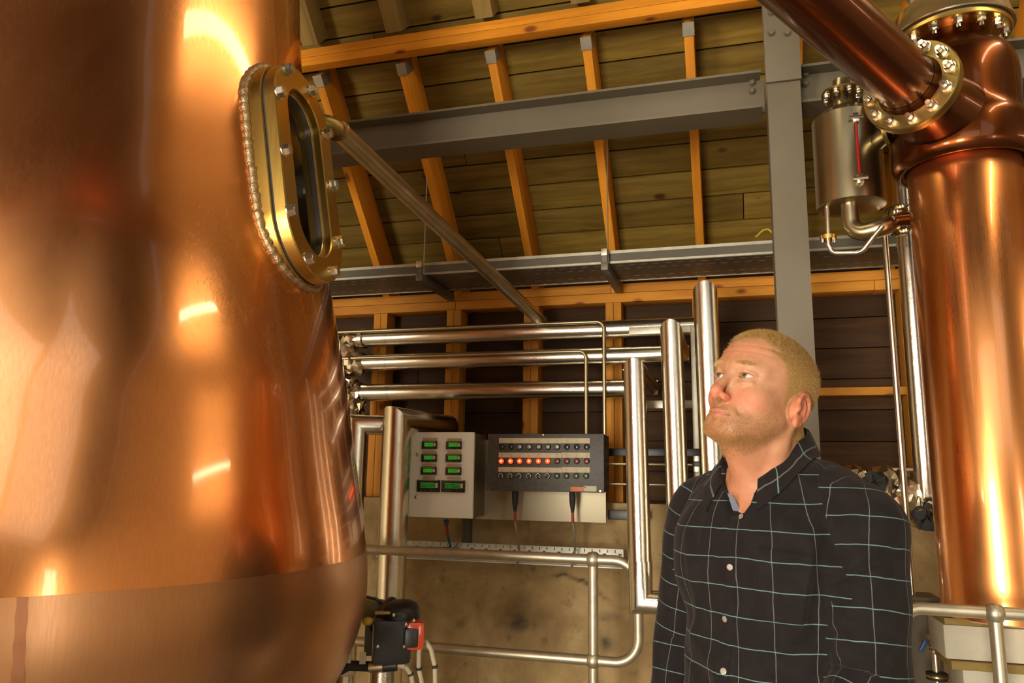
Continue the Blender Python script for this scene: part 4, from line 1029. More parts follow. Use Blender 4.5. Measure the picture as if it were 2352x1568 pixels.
def sdnets(sdf, xs, ys, zs, B=8, margin=1.6):
    """surface nets on a rectilinear grid, evaluated only in blocks the surface can reach"""
    A = [np.asarray(a, f4) for a in (xs, ys, zs)]
    A = [np.r_[a, a[-1]+np.arange(1, (-(len(a)-1)) % B+1, dtype=f4)*(a[-1]-a[-2])] for a in A]
    n = [len(a) for a in A]; nb = [(k-1)//B for k in n]
    ctr = [(a[0:-1:B]+a[B::B])/2 for a in A]; half = [(a[B::B]-a[0:-1:B])/2 for a in A]
    G = np.stack(np.meshgrid(*ctr, indexing='ij'), -1).reshape(-1, 3); H = np.stack(np.meshgrid(*half, indexing='ij'), -1).reshape(-1, 3)
    d = sdf(G); act = np.where(np.abs(d) < margin*np.sqrt((H**2).sum(1)))[0]
    vals = np.where(d > 0, 1, -1).astype(f4).reshape(nb)
    vals = np.pad(np.repeat(np.repeat(np.repeat(vals, B, 0), B, 1), B, 2), ((0, 1),)*3, mode='edge')
    bi = np.stack(np.unravel_index(act, nb), 1)*B
    off = np.stack(np.meshgrid(*[np.arange(B+1)]*3, indexing='ij'), -1).reshape(-1, 3)
    for s in range(0, len(bi), 400):
        I = (bi[s:s+400, None]+off[None]).reshape(-1, 3)
        P = np.stack([A[k][I[:, k]] for k in range(3)], 1); vals[I[:, 0], I[:, 1], I[:, 2]] = sdf(P)
    co = np.stack(np.meshgrid(*[np.arange(B)]*3, indexing='ij'), -1).reshape(-1, 3)
    cells = (bi[:, None]+co[None]).reshape(-1, 3)
    crn = [(i, j, k) for i in (0, 1) for j in (0, 1) for k in (0, 1)]
    cv = np.stack([vals[cells[:, 0]+i, cells[:, 1]+j, cells[:, 2]+k] for i, j, k in crn], 1)
    neg = (cv < 0).sum(1); keep = (neg > 0) & (neg < 8); cells = cells[keep]; cv = cv[keep]
    acc = np.zeros((len(cells), 3)); cnt = np.zeros(len(cells))
    for a in range(8):
        for b in range(a+1, 8):
            if sum(x != y for x, y in zip(crn[a], crn[b])) != 1: continue
            m_ = (cv[:, a] < 0) != (cv[:, b] < 0); t = np.where(m_, cv[:, a]/(cv[:, a]-cv[:, b]+1e-20), 0)
            for ax in range(3):
                pa = A[ax][cells[:, ax]+crn[a][ax]]; pb = A[ax][cells[:, ax]+crn[b][ax]]; acc[:, ax] += np.where(m_, pa+(pb-pa)*t, 0)
            cnt += m_
    V = acc/cnt[:, None]
    N2, N3 = n[1], n[2]; lin = lambda c: (c[:, 0].astype(np.int64)*N2+c[:, 1])*N3+c[:, 2]
    ids = lin(cells); o = np.argsort(ids); ids = ids[o]; V = V[o]; cells = cells[o]; F = []
    for ax in range(3):
        e = [0, 0, 0]; e[ax] = 1; v0 = vals[cells[:, 0], cells[:, 1], cells[:, 2]]; v1 = vals[cells[:, 0]+e[0], cells[:, 1]+e[1], cells[:, 2]+e[2]]
        m_ = ((v0 < 0) != (v1 < 0)) & (cells[:, (ax+1) % 3] > 0) & (cells[:, (ax+2) % 3] > 0); c = cells[m_]; fl = v0[m_] < 0
        u = np.zeros(3, int); u[(ax+1) % 3] = 1; w_ = np.zeros(3, int); w_[(ax+2) % 3] = 1
        q = []; ok = np.ones(len(c), bool)
        for dd in (0*u, u, u+w_, w_):
            L_ = lin(c-dd); k = np.clip(np.searchsorted(ids, L_), 0, len(ids)-1); ok &= ids[k] == L_; q.append(k)
        q = np.stack(q, 1); q[~fl] = q[~fl][:, ::-1]; F.append(q[ok])
    return V, np.vstack(F)
def np_mesh(name, V, F, smooth=True):
    me = bpy.data.meshes.new(name); n = len(F); me.vertices.add(len(V)); me.vertices.foreach_set('co', np.asarray(V, f4).ravel())
    me.loops.add(n*4); me.loops.foreach_set('vertex_index', np.asarray(F, np.int32).ravel()); me.polygons.add(n)
    me.polygons.foreach_set('loop_start', np.arange(0, n*4, 4, dtype=np.int32)); me.update(calc_edges=True); me.validate()
    if smooth: me.polygons.foreach_set('use_smooth', np.ones(len(me.polygons), bool))
    return me
def relax(V, F, it=1, lam=.5):
    E = np.vstack([F[:, [0, 1]], F[:, [1, 2]], F[:, [2, 3]], F[:, [3, 0]]]); deg = np.bincount(np.r_[E[:, 0], E[:, 1]], minlength=len(V))
    for _ in range(it):
        S = np.zeros_like(V)
        for k in range(3): S[:, k] = np.bincount(E[:, 0], V[E[:, 1], k], len(V))+np.bincount(E[:, 1], V[E[:, 0], k], len(V))
        V = V+(S/deg[:, None]-V)*lam
    return V
# head frame found from the photograph: x to his left, y where he faces, z up
HC = np.array([.0591, 1.4957, 1.6027]); HR = np.array([[.7242, -.6812, -.1075], [-.6209, -.7119, .3282], [.3001, .171, .9385]])
HR[0] /= np.linalg.norm(HR[0]); HR[1] -= HR[0]*(HR[1]@HR[0]); HR[1] /= np.linalg.norm(HR[1]); HR[2] = np.cross(HR[1], HR[0])
to_head = lambda p: (p-HC.astype(f4))@HR.T.astype(f4)
from_head = lambda p: np.asarray(p)@HR+HC
# body frame at the base of the neck
BAZ = R(231); BF = np.array([math.cos(BAZ), math.sin(BAZ), 0]); BL = np.cross([0, 0, 1], BF); BR_ = np.stack([BL, BF, np.array([0, 0, 1.])])
BC = np.array(dep(1762, 1078, 1.46))
to_body = lambda p: (p-BC.astype(f4))@BR_.T.astype(f4)
from_body = lambda p: np.asarray(p)@BR_+BC
EYE = [(s*.0315, .0735, .001) for s in (1, -1)]
def ear(p, s):
    c = np.array([s*.0745, -.010, -.022]); n_ = np.array([s*.90, -.40, .05]); n_ /= np.linalg.norm(n_)
    u = np.array([0, -.26, .966]); u -= n_*(u@n_); u /= np.linalg.norm(u); fw_ = np.cross(u, n_)*s
    if fw_[1] < 0: fw_ = -fw_
    q = p-c.astype(f4); q = np.stack([q@fw_.astype(f4), q@u.astype(f4), q@n_.astype(f4)], 1)   # forward, up, out
    out = [(.013, -.003), (.016, .012), (.010, .027), (-.003, .0335), (-.017, .029), (-.0235, .015), (-.022, -.001), (-.015, -.015), (-.006, -.026)]
    rim = chain(q, [(a, b, .011+.004*(-a/.02)) for a, b in out], [.003, .0036, .0040, .0044, .0045, .0043, .004, .0038, .0045])
    ah = chain(q, [(-.004, .021, .010), (-.012, .012, .0125), (-.013, -.002, .0125), (-.006, -.013, .011)], [.003, .0036, .0036, .0032])
    plate = ell(q, (-.003, .002, .007), (.020, .031, .0045))
    lobe = ell(q, (.004, -.028, .009), (.0095, .011, .0058)); tr = ell(q, (.0145, -.006, .009), (.0045, .0075, .0055)); at_ = sph(q, (.002, -.0175, .0105), .0048)
    d = smin(plate, rim, .004); d = smin(d, ah, .004); d = smin(d, lobe, .008); d = smax(d, -ell(q, (.003, -.004, .0135), (.0105, .0125, .0085)), .004)
    d = smin(d, tr, .004); d = smin(d, at_, .004)
    root = ell(q, (.004, 0, 0), (.013, .024, .010)); return smin(d, root, .005)
def head_sdf(P):
    p = to_head(P); ax = np.abs(p[:, 0]); m_ = np.stack([ax, p[:, 1], p[:, 2]], 1)
    d = ell(m_, (0, -.012, .032), (.0765, .098, .085))
    d = smin(d, ell(m_, (0, .026, .036), (.066, .068, .066)), .03)
    d = smin(d, ell(m_, (0, .026, -.035), (.0615, .060, .078)), .03)
    d = smin(d, cap(m_, (.050, .004, -.055), (.024, .066, -.094), .017, .017), .03)
    d = smin(d, ell(m_, (0, .073, -.097), (.022, .019, .0175)), .02)
    d = smin(d, ell(m_, (.044, .052, -.032), (.020, .024, .020)), .022)
    d = smin(d, ell(m_, (0, .068, -.067), (.031, .026, .026)), .02)           # muzzle
    d = smin(d, chain(m_, [(.006, .089, .019), (.030, .084, .023), (.050, .063, .015)], [.010, .010, .008]), .016)
    d = smax(d, -ell(m_, (.033, .102, -.003), (.017, .024, .0115)), .012)     # sockets
    # nose
    d = smin(d, chain(m_, [(0, .085, .014), (0, .098, -.012), (0, .110, -.036)], [.0072, .0076, .0092]), .010)
    d = smin(d, sph(m_, (0, .1115, -.040), .0108), .006)
    d = smin(d, ell(m_, (.0125, .0985, -.046), (.0068, .0100, .0075)), .006)
    d = smin(d, cap(m_, (0, .110, -.049), (0, .096, -.055), .0055, .005), .004)
    d = smax(d, -ell(m_, (.0074, .1035, -.0555), (.0036, .0062, .0045)), .003)
    d = smax(d, -cap(m_, (.0225, .100, -.047), (.026, .094, -.055), .0006), .009)
    # lips
    d = smin(d, chain(m_, [(0, .0955, -.0695), (.011, .0935, -.0702), (.0235, .083, -.0738)], [.0042, .0042, .002]), .004)
    d = smin(d, chain(m_, [(0, .0938, -.0800), (.011, .0915, -.0795), (.0225, .0825, -.0748)], [.0052, .0046, .002]), .004)
    d = smax(d, -chain(m_, [(0, .1005, -.0748), (.012, .0975, -.0748), (.0240, .0865, -.0743)], [.0018, .0018, .0016]), .003)
    d = smax(d, -cap(m_, (0, .104, -.0895), (.012, .100, -.089), .007), .012)  # under the lip
    # eyelids
    e = m_-np.array((EYE[0][0], EYE[0][1], EYE[0][2]), f4); r_ = np.sqrt((e**2).sum(1))
    up_ = 0.0040*(1-(np.clip(e[:, 0]/.0165, -1, 1))**2)+.0002; lo_ = -.0036*(1-(np.clip(e[:, 0]/.0165, -1, 1))**2)+.0002
    sl_ = e[:, 2]-.06*e[:, 0]
    lid = np.maximum(r_-.0146, -(e[:, 1]+.002)); open_ = np.maximum(np.maximum(sl_-up_, lo_-sl_), .004-e[:, 1])
    d = smin(d, lid, .006)
    d = smin(d, chain(m_, [(.018, .0865, .0075), (.031, .0895, .0095), (.046, .079, .0055)], [.0025, .0035, .003]), .006)  # fold over the lid
    d = smin(d, chain(m_, [(.019, .082, -.0105), (.031, .0845, -.013), (.043, .077, -.010)], [.0025, .003, .0025]), .007)
    d = smax(d, -open_, .0012)
    d = np.maximum(d, -np.where(e[:, 1] > -.004, r_-.0121, 1))
    # worry lines of the forehead, smile fold
    d = smax(d, -cap(m_, (.027, .093, -.050), (.036, .078, -.066), .0002), .010)
    for zz in (.047, .060): d = d+.0007*np.exp(-((m_[:, 2]-zz-.02*m_[:, 0])/.0022)**2)*(m_[:, 1] > .05)
    d = smin(d, np.where(p[:, 0] > 0, ear(p, 1), ear(p, -1)), .006)
    return d
def neck_sdf(P):
    b = to_body(P); up_ = to_body(from_head(np.array([[0, -.012, -.05]])).astype(f4))[0]
    fr = to_body(from_head(np.array([[0, .045, -.085]])).astype(f4))[0]; oc = to_body(from_head(np.array([[0, -.055, -.02]])).astype(f4))[0]
    d = cap(b, up_, (0, -.012, -.05), .056, .064)
    d = smin(d, cap(b, oc, (0, -.04, -.03), .042, .055), .03)
    d = smin(d, cap(b, fr, (0, .035, -.06), .030, .028), .03)
    for s in (-1, 1):
        mt_ = to_body(from_head(np.array([[s*.062, -.02, -.04]])).astype(f4))[0]; d = smin(d, cap(b, mt_, (s*.018, .052, -.066), .012, .008), .018)
    d = smin(d, ell(b, (0, .052, -.012), (.011, .012, .016)), .015)
    return d
def torso_core(b, g):
    m_ = np.stack([np.abs(b[:, 0]), b[:, 1], b[:, 2]], 1)
    d = ell(m_, (0, .006, -.20), (.168+g, .118+g, .235)); d = smin(d, ell(m_, (0, .020, -.44), (.160+g, .122+g, .24)), .05)
    d = smin(d, ell(m_, (.075, .070, -.165), (.085, .045+g, .085)), .05)
    d = smin(d, cap(m_, (.02, -.018, -.045), (.158, -.012, -.078), .052+g, .054+g), .04)
    d = smin(d, cap(m_, (.0, -.030, -.022), (.10, -.03, -.052), .040+g, .044+g), .04)
    return d
ARM = {1: [(.182, -.012, -.098), (.202, .028, -.335), (.165, .20, -.53)], -1: [(-.182, -.012, -.098), (-.240, -.022, -.345), (-.235, .045, -.585)]}
def body_sdf(P):
    b = to_body(P); d = torso_core(b, -.014); z0 = float(BC[2])
    for s in (1, -1):
        a = ARM[s]; d = smin(d, chain(b, a, [.042, .038, .029]), .03)
        h = np.array(a[2]); wv = np.array([0, .10, -.995])
        palm = ell((b-h.astype(f4)), (0, .006, -.055), (.018, .042, .052)); d = smin(d, palm, .02)
        for k, (yy, L_) in enumerate(((.036, .062), (.014, .074), (-.008, .068), (-.028, .052))):
            p0 = h+np.array([0, yy*.9+.006, -.09]); p1 = p0+np.array([-s*.006, yy*.12, -L_*.5]); p2 = p1+np.array([-s*.018, .0, -L_*.48])
            d = smin(d, chain(b, [p0, p1, p2], [.0088, .0082, .0070]), .006)
        p0 = h+np.array([-s*.006, .036, -.03]); d = smin(d, chain(b, [p0, p0+np.array([-s*.012, .028, -.03]), p0+np.array([-s*.018, .034, -.062])], [.013, .0105, .0085]), .008)
    hip = -(z0-.93)
    d = smin(d, ell(b, (0, .0, hip), (.155, .105, .13)), .05)
    for s in (1, -1): d = smin(d, chain(b, [(s*.085, 0, hip-.02), (s*.095, .01, -(z0-.5)), (s*.10, -.02, -(z0-.09))], [.085, .055, .036]), .03); d = smin(d, cap(b, (s*.10, -.03, -(z0-.05)), (s*.115, .12, -(z0-.035)), .036, .028), .02)
    return d
def skin_sdf(P):
    h = head_sdf(P); n_ = neck_sdf(P); b = body_sdf(P)
    return smin(smin(h, n_, .014), b, .025)
def grid_axis(lo, hi, flo, fhi, fine, coarse):
    return np.r_[np.arange(lo, flo, coarse), np.arange(flo, fhi, fine), np.arange(fhi, hi+coarse, coarse)]
hx, hy, hz = HC
HF = .0016
V, F = sdnets(skin_sdf, grid_axis(hx-.42, hx+.42, hx-.145, hx+.135, HF, .007), grid_axis(hy-.38, hy+.42, hy-.15, hy+.14, HF, .007), grid_axis(-.0, hz+.145, hz-.15, hz+.14, HF, .008))
V = relax(V, F, 1, .35)
def mat_skin():
    mt, nt, bs = base_mat('skin')
    A = lambda n: (lambda a: (setattr(a, 'attribute_name', n), a.outputs['Fac'])[1])(node(nt, 'ShaderNodeAttribute'))
    v = coords(nt, (1, 1, 1), False); f = noise(nt, v, 60, 4); f2 = noise(nt, v, 420, 2); f3 = noise(nt, v, 900, 2)
    c = mix(nt, maprange(nt, f, .35, .65, 0, 1), (.37, .168, .084), (.42, .207, .112))
    c = mix(nt, A('red'), c, (.60, .135, .075))
    c = mix(nt, maprange(nt, f2, .60, .72, 0, .35), c, (.42, .17, .08))
    c = mix(nt, math_(nt, 'MULTIPLY', A('beard'), maprange(nt, f3, .40, .60, .35, .85)), c, (.25, .12, .035))
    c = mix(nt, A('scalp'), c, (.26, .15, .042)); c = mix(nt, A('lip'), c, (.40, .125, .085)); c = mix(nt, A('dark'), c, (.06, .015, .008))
    nt.links.new(c, bs.inputs['Base Color']); bs.inputs['Roughness'].default_value = .58
    bs.inputs['Subsurface Weight'].default_value = .18; bs.inputs['Subsurface Radius'].default_value = (.012, .004, .002); bs.inputs['Subsurface Scale'].default_value = .5
    bump(nt, bs, f2, .12, .002); return mt
M['skin'] = mat_skin()
base = np.array([BC[0], BC[1], 0.])
me = np_mesh('person', V-base, F); me.materials.append(M['skin'])
man = bpy.data.objects.new('person', me); COL.objects.link(man); man.location = base; ORG['person'] = Vector(base)
man['label'] = 'bearded man with cropped fair hair in a dark checked shirt looking up'; man['category'] = 'person'
# pigment: reddened cheeks, nose and ears, beard, scalp, lips
h = to_head(V.astype(f4)); ax = np.abs(h[:, 0]); gs = lambda c, r: np.exp(-(((h[:, 0]*0+ax-c[0])/r[0])**2+((h[:, 1]-c[1])/r[1])**2+((h[:, 2]-c[2])/r[2])**2))
sg = lambda t, w_: 1/(1+np.exp(-np.clip(t/w_, -40, 40)))
red = .45*gs((.046, .07, -.040), (.020, .04, .018))+.5*gs((0, .112, -.042), (.020, .022, .016))+.5*gs((.02, .10, -.045), (.012, .02, .014))+.22*gs((.02, .09, .05), (.04, .04, .02))
_r = h.astype(f4)
earm = (np.where(h[:, 0] > 0, ear(_r, 1), ear(_r, -1)) < .0025)*sg(ax-.0745, .0012)
red = np.clip(red+.42*earm, 0, .8)
nk = sg(-.11-h[:, 2], .01)*.18; red = np.clip(red+nk, 0, .8)
# hairline in the head frame
hl = .074-.25*(ax/.07)**2*.06+.0*ax
side = np.where(h[:, 1] > .0, 1, 0)
line = np.interp(ax, [0, .03, .05, .062, .07, .08], [.074, .078, .070, .050, .020, -.01])
front = h[:, 2]-line-np.where(h[:, 1] < .03, 0, 0)
limy = np.interp(h[:, 2], [-.09, -.05, -.02, .0, .02, .045, .06], [-.045, -.030, .012, .020, .026, .040, .07])
isc = np.where(h[:, 2] > .062, sg(h[:, 2]-np.interp(ax, [0, .035, .055, .075], [.076, .082, .070, .06])+np.clip(.055-h[:, 1], 0, 1), .0025), sg(limy-h[:, 1], .0025))
scalp = isc*sg(h[:, 2]-np.interp(h[:, 1], [-.12, -.07, -.03, .0, .02], [-.075, -.075, -.055, -.03, -.032]), .005)*(1-earm)
scalp = np.clip(scalp, 0, 1)
# jaw beard: below a line from sideburn to moustache
bl = np.interp(h[:, 1], [.0, .02, .045, .065, .085, .10], [-.018, -.030, -.056, -.064, -.060, -.056])
beard = sg(bl-h[:, 2], .005)*sg(h[:, 1]-np.interp(h[:, 2], [-.12, -.08, -.04, -.02], [.018, .004, .004, .006]), .004)*(1-earm)*sg(h[:, 2]+.128, .006)
beard *= np.clip(1-.9*gs((0, .10, -.092), (.016, .03, .0045)), 0, 1)
lipm = np.clip(gs((0, .096, -.0705), (.018, .02, .0028))+gs((0, .094, -.079), (.017, .02, .0036)), 0, 1)
beard = np.clip(beard-1.3*lipm, 0, 1)
dark = np.clip(gs((.0074, .104, -.056), (.004, .008, .004))*1.2+.55*gs((0, .097, -.0750), (.016, .014, .0011))+.75*gs((.0315, .088, .0044), (.0125, .012, .0011)), 0, 1)*.9  # shade painted into nostrils and between the lips, plus the lash line
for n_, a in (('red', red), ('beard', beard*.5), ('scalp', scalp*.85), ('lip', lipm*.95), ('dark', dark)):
    at_ = me.attributes.new(n_, 'FLOAT', 'POINT'); at_.data.foreach_set('value', a.astype(f4))
# eyes
def mat_eye():
    mt, nt, bs = base_mat('eye'); tc = node(nt, 'ShaderNodeTexCoord'); sp = node(nt, 'ShaderNodeSeparateXYZ'); nt.links.new(tc.outputs['Object'], sp.inputs[0])
    rr = math_(nt, 'SQRT', math_(nt, 'ADD', math_(nt, 'MULTIPLY', sp.outputs[0], sp.outputs[0]), math_(nt, 'MULTIPLY', sp.outputs[1], sp.outputs[1])))
    r = ramp(nt, [(0, (.004, .004, .004)), (.0021/.012, (.005, .005, .005)), (.0025/.012, (.10, .13, .12)), (.0048/.012, (.13, .17, .16)), (.0056/.012, (.03, .035, .03)), (.0063/.012, (.50, .46, .40))])
    nt.links.new(math_(nt, 'MULTIPLY', rr, 1/.012), r.inputs[0]); nt.links.new(r.outputs[0], bs.inputs['Base Color']); bs.inputs['Roughness'].default_value = .12
    bs.inputs['Coat Weight'].default_value = .6; return mt
M['eye'] = mat_eye()
gaze = np.array([-.30, .93, .16]); gz = Vector(gaze@HR)
eyem = mesh_of('eye', MB().lathe([(.0119*math.sin(math.pi*i/24), -.0119*math.cos(math.pi*i/24)) for i in range(25)], (0, 0, 0), n=32, caps=False), 'eye', 80)
for e_ in EYE: place('eye', eyem, man, frame_z(Vector(from_head(np.array(e_))), gz))
# hair: short strands as real curves on the scalp, the jaw and the brows
def strands(name, weight, count, length, radius, dirf, col, seed, rough=.55, nw_=.45):
    rng = np.random.default_rng(seed); T = np.vstack([F[:, [0, 1, 2]], F[:, [0, 2, 3]]]); wv = weight[T].mean(1)
    sel = wv > .08; T = T[sel]; wv = wv[sel]; a, b, c = V[T[:, 0]], V[T[:, 1]], V[T[:, 2]]; nn = np.cross(b-a, c-a); ar = np.linalg.norm(nn, axis=1)/2; nn /= (2*ar[:, None]+1e-12)
    pr = ar*wv; k = rng.choice(len(T), count, p=pr/pr.sum()); r1, r2 = np.sqrt(rng.random(count)), rng.random(count)
    p0 = a[k]*(1-r1)[:, None]+b[k]*(r1*(1-r2))[:, None]+c[k]*(r1*r2)[:, None]; n_ = nn[k]
    ph = to_head(p0.astype(f4)); d = dirf(ph)@HR; d = n_*nw_+d+rng.normal(size=(count, 3))*.22; d /= np.linalg.norm(d, axis=1)[:, None]
    L_ = length(ph)*rng.uniform(.65, 1.1, count); p1 = p0+d*(L_*.55)[:, None]; dv = dirf(ph)@HR; d2 = d+dv*.5; d2 /= np.linalg.norm(d2, axis=1)[:, None]; p2 = p1+d2*(L_*.45)[:, None]
    pts = np.stack([p0-n_*.0006, p1, p2], 1)-base
    hc = bpy.data.hair_curves.new(name); hc.add_curves([3]*count)
    hc.attributes['position'].data.foreach_set('vector', pts.astype(f4).ravel())
    ra = hc.attributes.new('radius', 'FLOAT', 'POINT'); ra.data.foreach_set('value', np.tile(np.array([radius, radius*.9, radius*.25], f4), count))
    mt, nt, bs = base_mat(name+'_strand'); hi = node(nt, 'ShaderNodeHairInfo'); r = ramp(nt, [(0, col[0]), (.5, col[1]), (1, col[2])]); nt.links.new(hi.outputs['Random'], r.inputs[0])
    nt.links.new(r.outputs[0], bs.inputs['Base Color']); bs.inputs['Roughness'].default_value = rough; hc.materials.append(mt)
    o = bpy.data.objects.new(name, hc); COL.objects.link(o); o.parent = man; return o
blend = lambda ph, a, b, t: a*(1-t)[:, None]+b*t[:, None]
def hair_dir(ph):
    t = np.clip((ph[:, 2]-.03)/.06, 0, 1); return blend(ph, np.array([[0, -.35, -.75]]), np.array([[0, .55, .15]]), t)
strands('hair', scalp, 46000, lambda ph: np.interp(ph[:, 2], [-.06, .0, .04, .075], [.002, .0026, .0048, .0078]), .000095, hair_dir, ((.20, .105, .022), (.36, .21, .055), (.58, .39, .14)), 1)
strands('beard', beard, 15000, lambda ph: np.interp(ph[:, 2], [-.12, -.09, -.05, -.02], [.0042, .0036, .0026, .002]), .00008, lambda ph: np.tile(np.array([[0, .15, -.75]]), (len(ph), 1)), ((.20, .085, .02), (.36, .18, .05), (.55, .36, .16)), 2)
bw = gs((.030, .09, .0225), (.018, .03, .0042))*(ax > .010)
strands('eyebrows', np.where(bw > .35, bw, 0), 800, lambda ph: np.full(len(ph), .006), .0001, lambda ph: np.stack([np.sign(ph[:, 0])*.9, ph[:, 0]*0, ph[:, 0]*0+.1], 1), ((.36, .21, .07), (.48, .30, .10), (.60, .40, .16)), 3)

# ------------------------------------------------------------------ shirt
FOLDS = []
def fold(a, b, wd, amp): FOLDS.append((np.array(a, f4), np.array(b, f4), wd, amp*1.7))
SEAM = {}
def arm_frame(b, s):
    a = [np.array(q, f4) for q in ARM[s]]; best = None; L0 = 0
    for i in range(2):
        ba = a[i+1]-a[i]; ln = float(np.linalg.norm(ba)); t = np.clip(((b-a[i])@ba)/(ln*ln), -.3 if i == 0 else 0, 1.2 if i == 1 else 1)
        q = b-a[i]-t[:, None]*ba; dd = np.sqrt((q**2).sum(1)); v_ = L0+t*ln; L0 += ln
        ang = np.arctan2(q[:, 0]*s, q[:, 1])
        if best is None: best = [dd, v_, ang]
        else:
            m_ = dd < best[0]; best = [np.where(m_, x, y) for x, y in zip((dd, v_, ang), best)]
    return best
def shirt_sdf(P):
    b = to_body(P); d = torso_core(b, .012)
    m_ = np.stack([np.abs(b[:, 0]), b[:, 1], b[:, 2]], 1)
    d = smin(d, ell(m_, (0, .012, -.52), (.180, .145, .16)), .05)
    for s in (1, -1):
        d = smin(d, chain(b, ARM[s], [.069, .062, .050]), .016)
    grp = {}
    for a, c, w_, am in FOLDS:
        e = cap(b, a, c, 0); k_ = (w_, am); grp[k_] = e if k_ not in grp else np.minimum(grp[k_], e)
    for (w_, am), e in grp.items(): d = d-am*np.exp(-(e/w_)**2)
    d = d-.0034*np.sin(b[:, 2]*38+b[:, 0]*30+2*np.sin(b[:, 0]*21))*np.sin(b[:, 0]*26-b[:, 2]*11+1)
    # armhole seam
    for s in (1, -1):
        pl = (np.abs(b[:, 0])*.93+(-b[:, 2]-.10)*-.37+b[:, 1]*.10)-.158
        d = d+np.where((b[:, 0]*s > .08) & (b[:, 2] > -.23), .003*np.exp(-(pl/.004)**2)-.002*np.exp(-((pl+.012)/.006)**2), 0)
    # placket edge
    d = d-np.where(b[:, 1] > .03, .0022*sg(b[:, 0]+.017, .0012)*sg(.017-b[:, 0], .0012), 0)
    # open neck
    d = smax(d, -cap(b, (0, .03, .10), (0, .012, -.035), .075, .064), .004)
    d = smax(d, -chain(b, [(.004, .070, -.01), (.016, .105, -.055), (.012, .165, -.108)], [.048, .025, .004]), .003)
    d = np.maximum(d, b[:, 2]+-.05); d = smax(d, -(b[:, 2]+.635), .01)
    return d
from mathutils.bvhtree import BVHTree
# folds: lines followed on a first, smooth shirt
PV, PF = sdnets(shirt_sdf, np.arange(BC[0]-.42, BC[0]+.42, .011), np.arange(BC[1]-.40, BC[1]+.40, .011), np.arange(BC[2]-.66, BC[2]+.09, .011))
_pb = BVHTree.FromPolygons([tuple(v) for v in PV], [tuple(q) for q in PF])
for line, wd, am in (([(1898, 1336), (1962, 1316), (2027, 1281), (2058, 1262)], .0075, -.0075), ([(1905, 1318), (1962, 1296), (2022, 1262), (2052, 1243)], .012, .0055), ([(1912, 1352), (1975, 1335), (2036, 1302)], .012, .0045),
                     ([(1922, 1181), (1897, 1232), (1890, 1301), (1896, 1362), (1903, 1453), (1922, 1525)], .007, -.004), ([(1962, 1190), (2009, 1152)], .011, .005), ([(1950, 1215), (1990, 1195), (2040, 1200)], .010, -.004),
                     ([(1918, 1500), (1965, 1475), (2027, 1493)], .013, .006), ([(1925, 1522), (1970, 1500), (2030, 1515)], .009, -.005), ([(2022, 1482), (2050, 1462)], .010, .004), ([(1911, 1438), (1962, 1410), (2010, 1400)], .012, .0045), ([(1911, 1456), (1962, 1430)], .008, -.004),
                     ([(1868, 1262), (1862, 1362), (1842, 1440)], .010, .005), ([(1880, 1262), (1876, 1362), (1862, 1470)], .010, -.005), ([(1581, 1221), (1585, 1290), (1599, 1362), (1596, 1453)], .011, .005), ([(1597, 1221), (1603, 1290), (1616, 1362)], .008, -.004),
                     ([(1636, 1160), (1607, 1275), (1572, 1395)], .011, .0045), ([(1545, 1225), (1552, 1337), (1560, 1400)], .009, -.006), ([(1592, 1460), (1618, 1500), (1643, 1543)], .013, .005), ([(1575, 1490), (1600, 1530), (1625, 1568)], .010, -.004), ([(1838, 1428), (1800, 1490)], .013, .004),
                     ([(1889, 1109), (1936, 1127)], .010, .005), ([(1920, 1160), (1960, 1132)], .009, -.004), ([(1780, 1200), (1850, 1225), (1890, 1222)], .016, .0035), ([(1700, 1420), (1760, 1440), (1850, 1450)], .018, .003),
                     ([(1500, 1320), (1540, 1345)], .010, .005), ([(1490, 1400), (1535, 1440)], .011, .005), ([(1485, 1470), (1530, 1500)], .010, -.004)):
    pts = []
    for x, y in line:
        h_ = _pb.ray_cast(CAM, ray(x, y).normalized())[0]
        if h_ is not None: pts.append(to_body(np.array([tuple(h_)], f4))[0])
    for p_, q_ in zip(pts, pts[1:]): FOLDS.append((p_, q_, wd, am/ (1 if len(pts) == 2 else 1)))
sx = np.arange(BC[0]-.42, BC[0]+.42, .0045); sy = np.arange(BC[1]-.40, BC[1]+.40, .0045); sz = np.arange(BC[2]-.66, BC[2]+.09, .0045)
SV, SF = sdnets(shirt_sdf, sx, sy, sz); SV = relax(SV, SF, 1, .4)
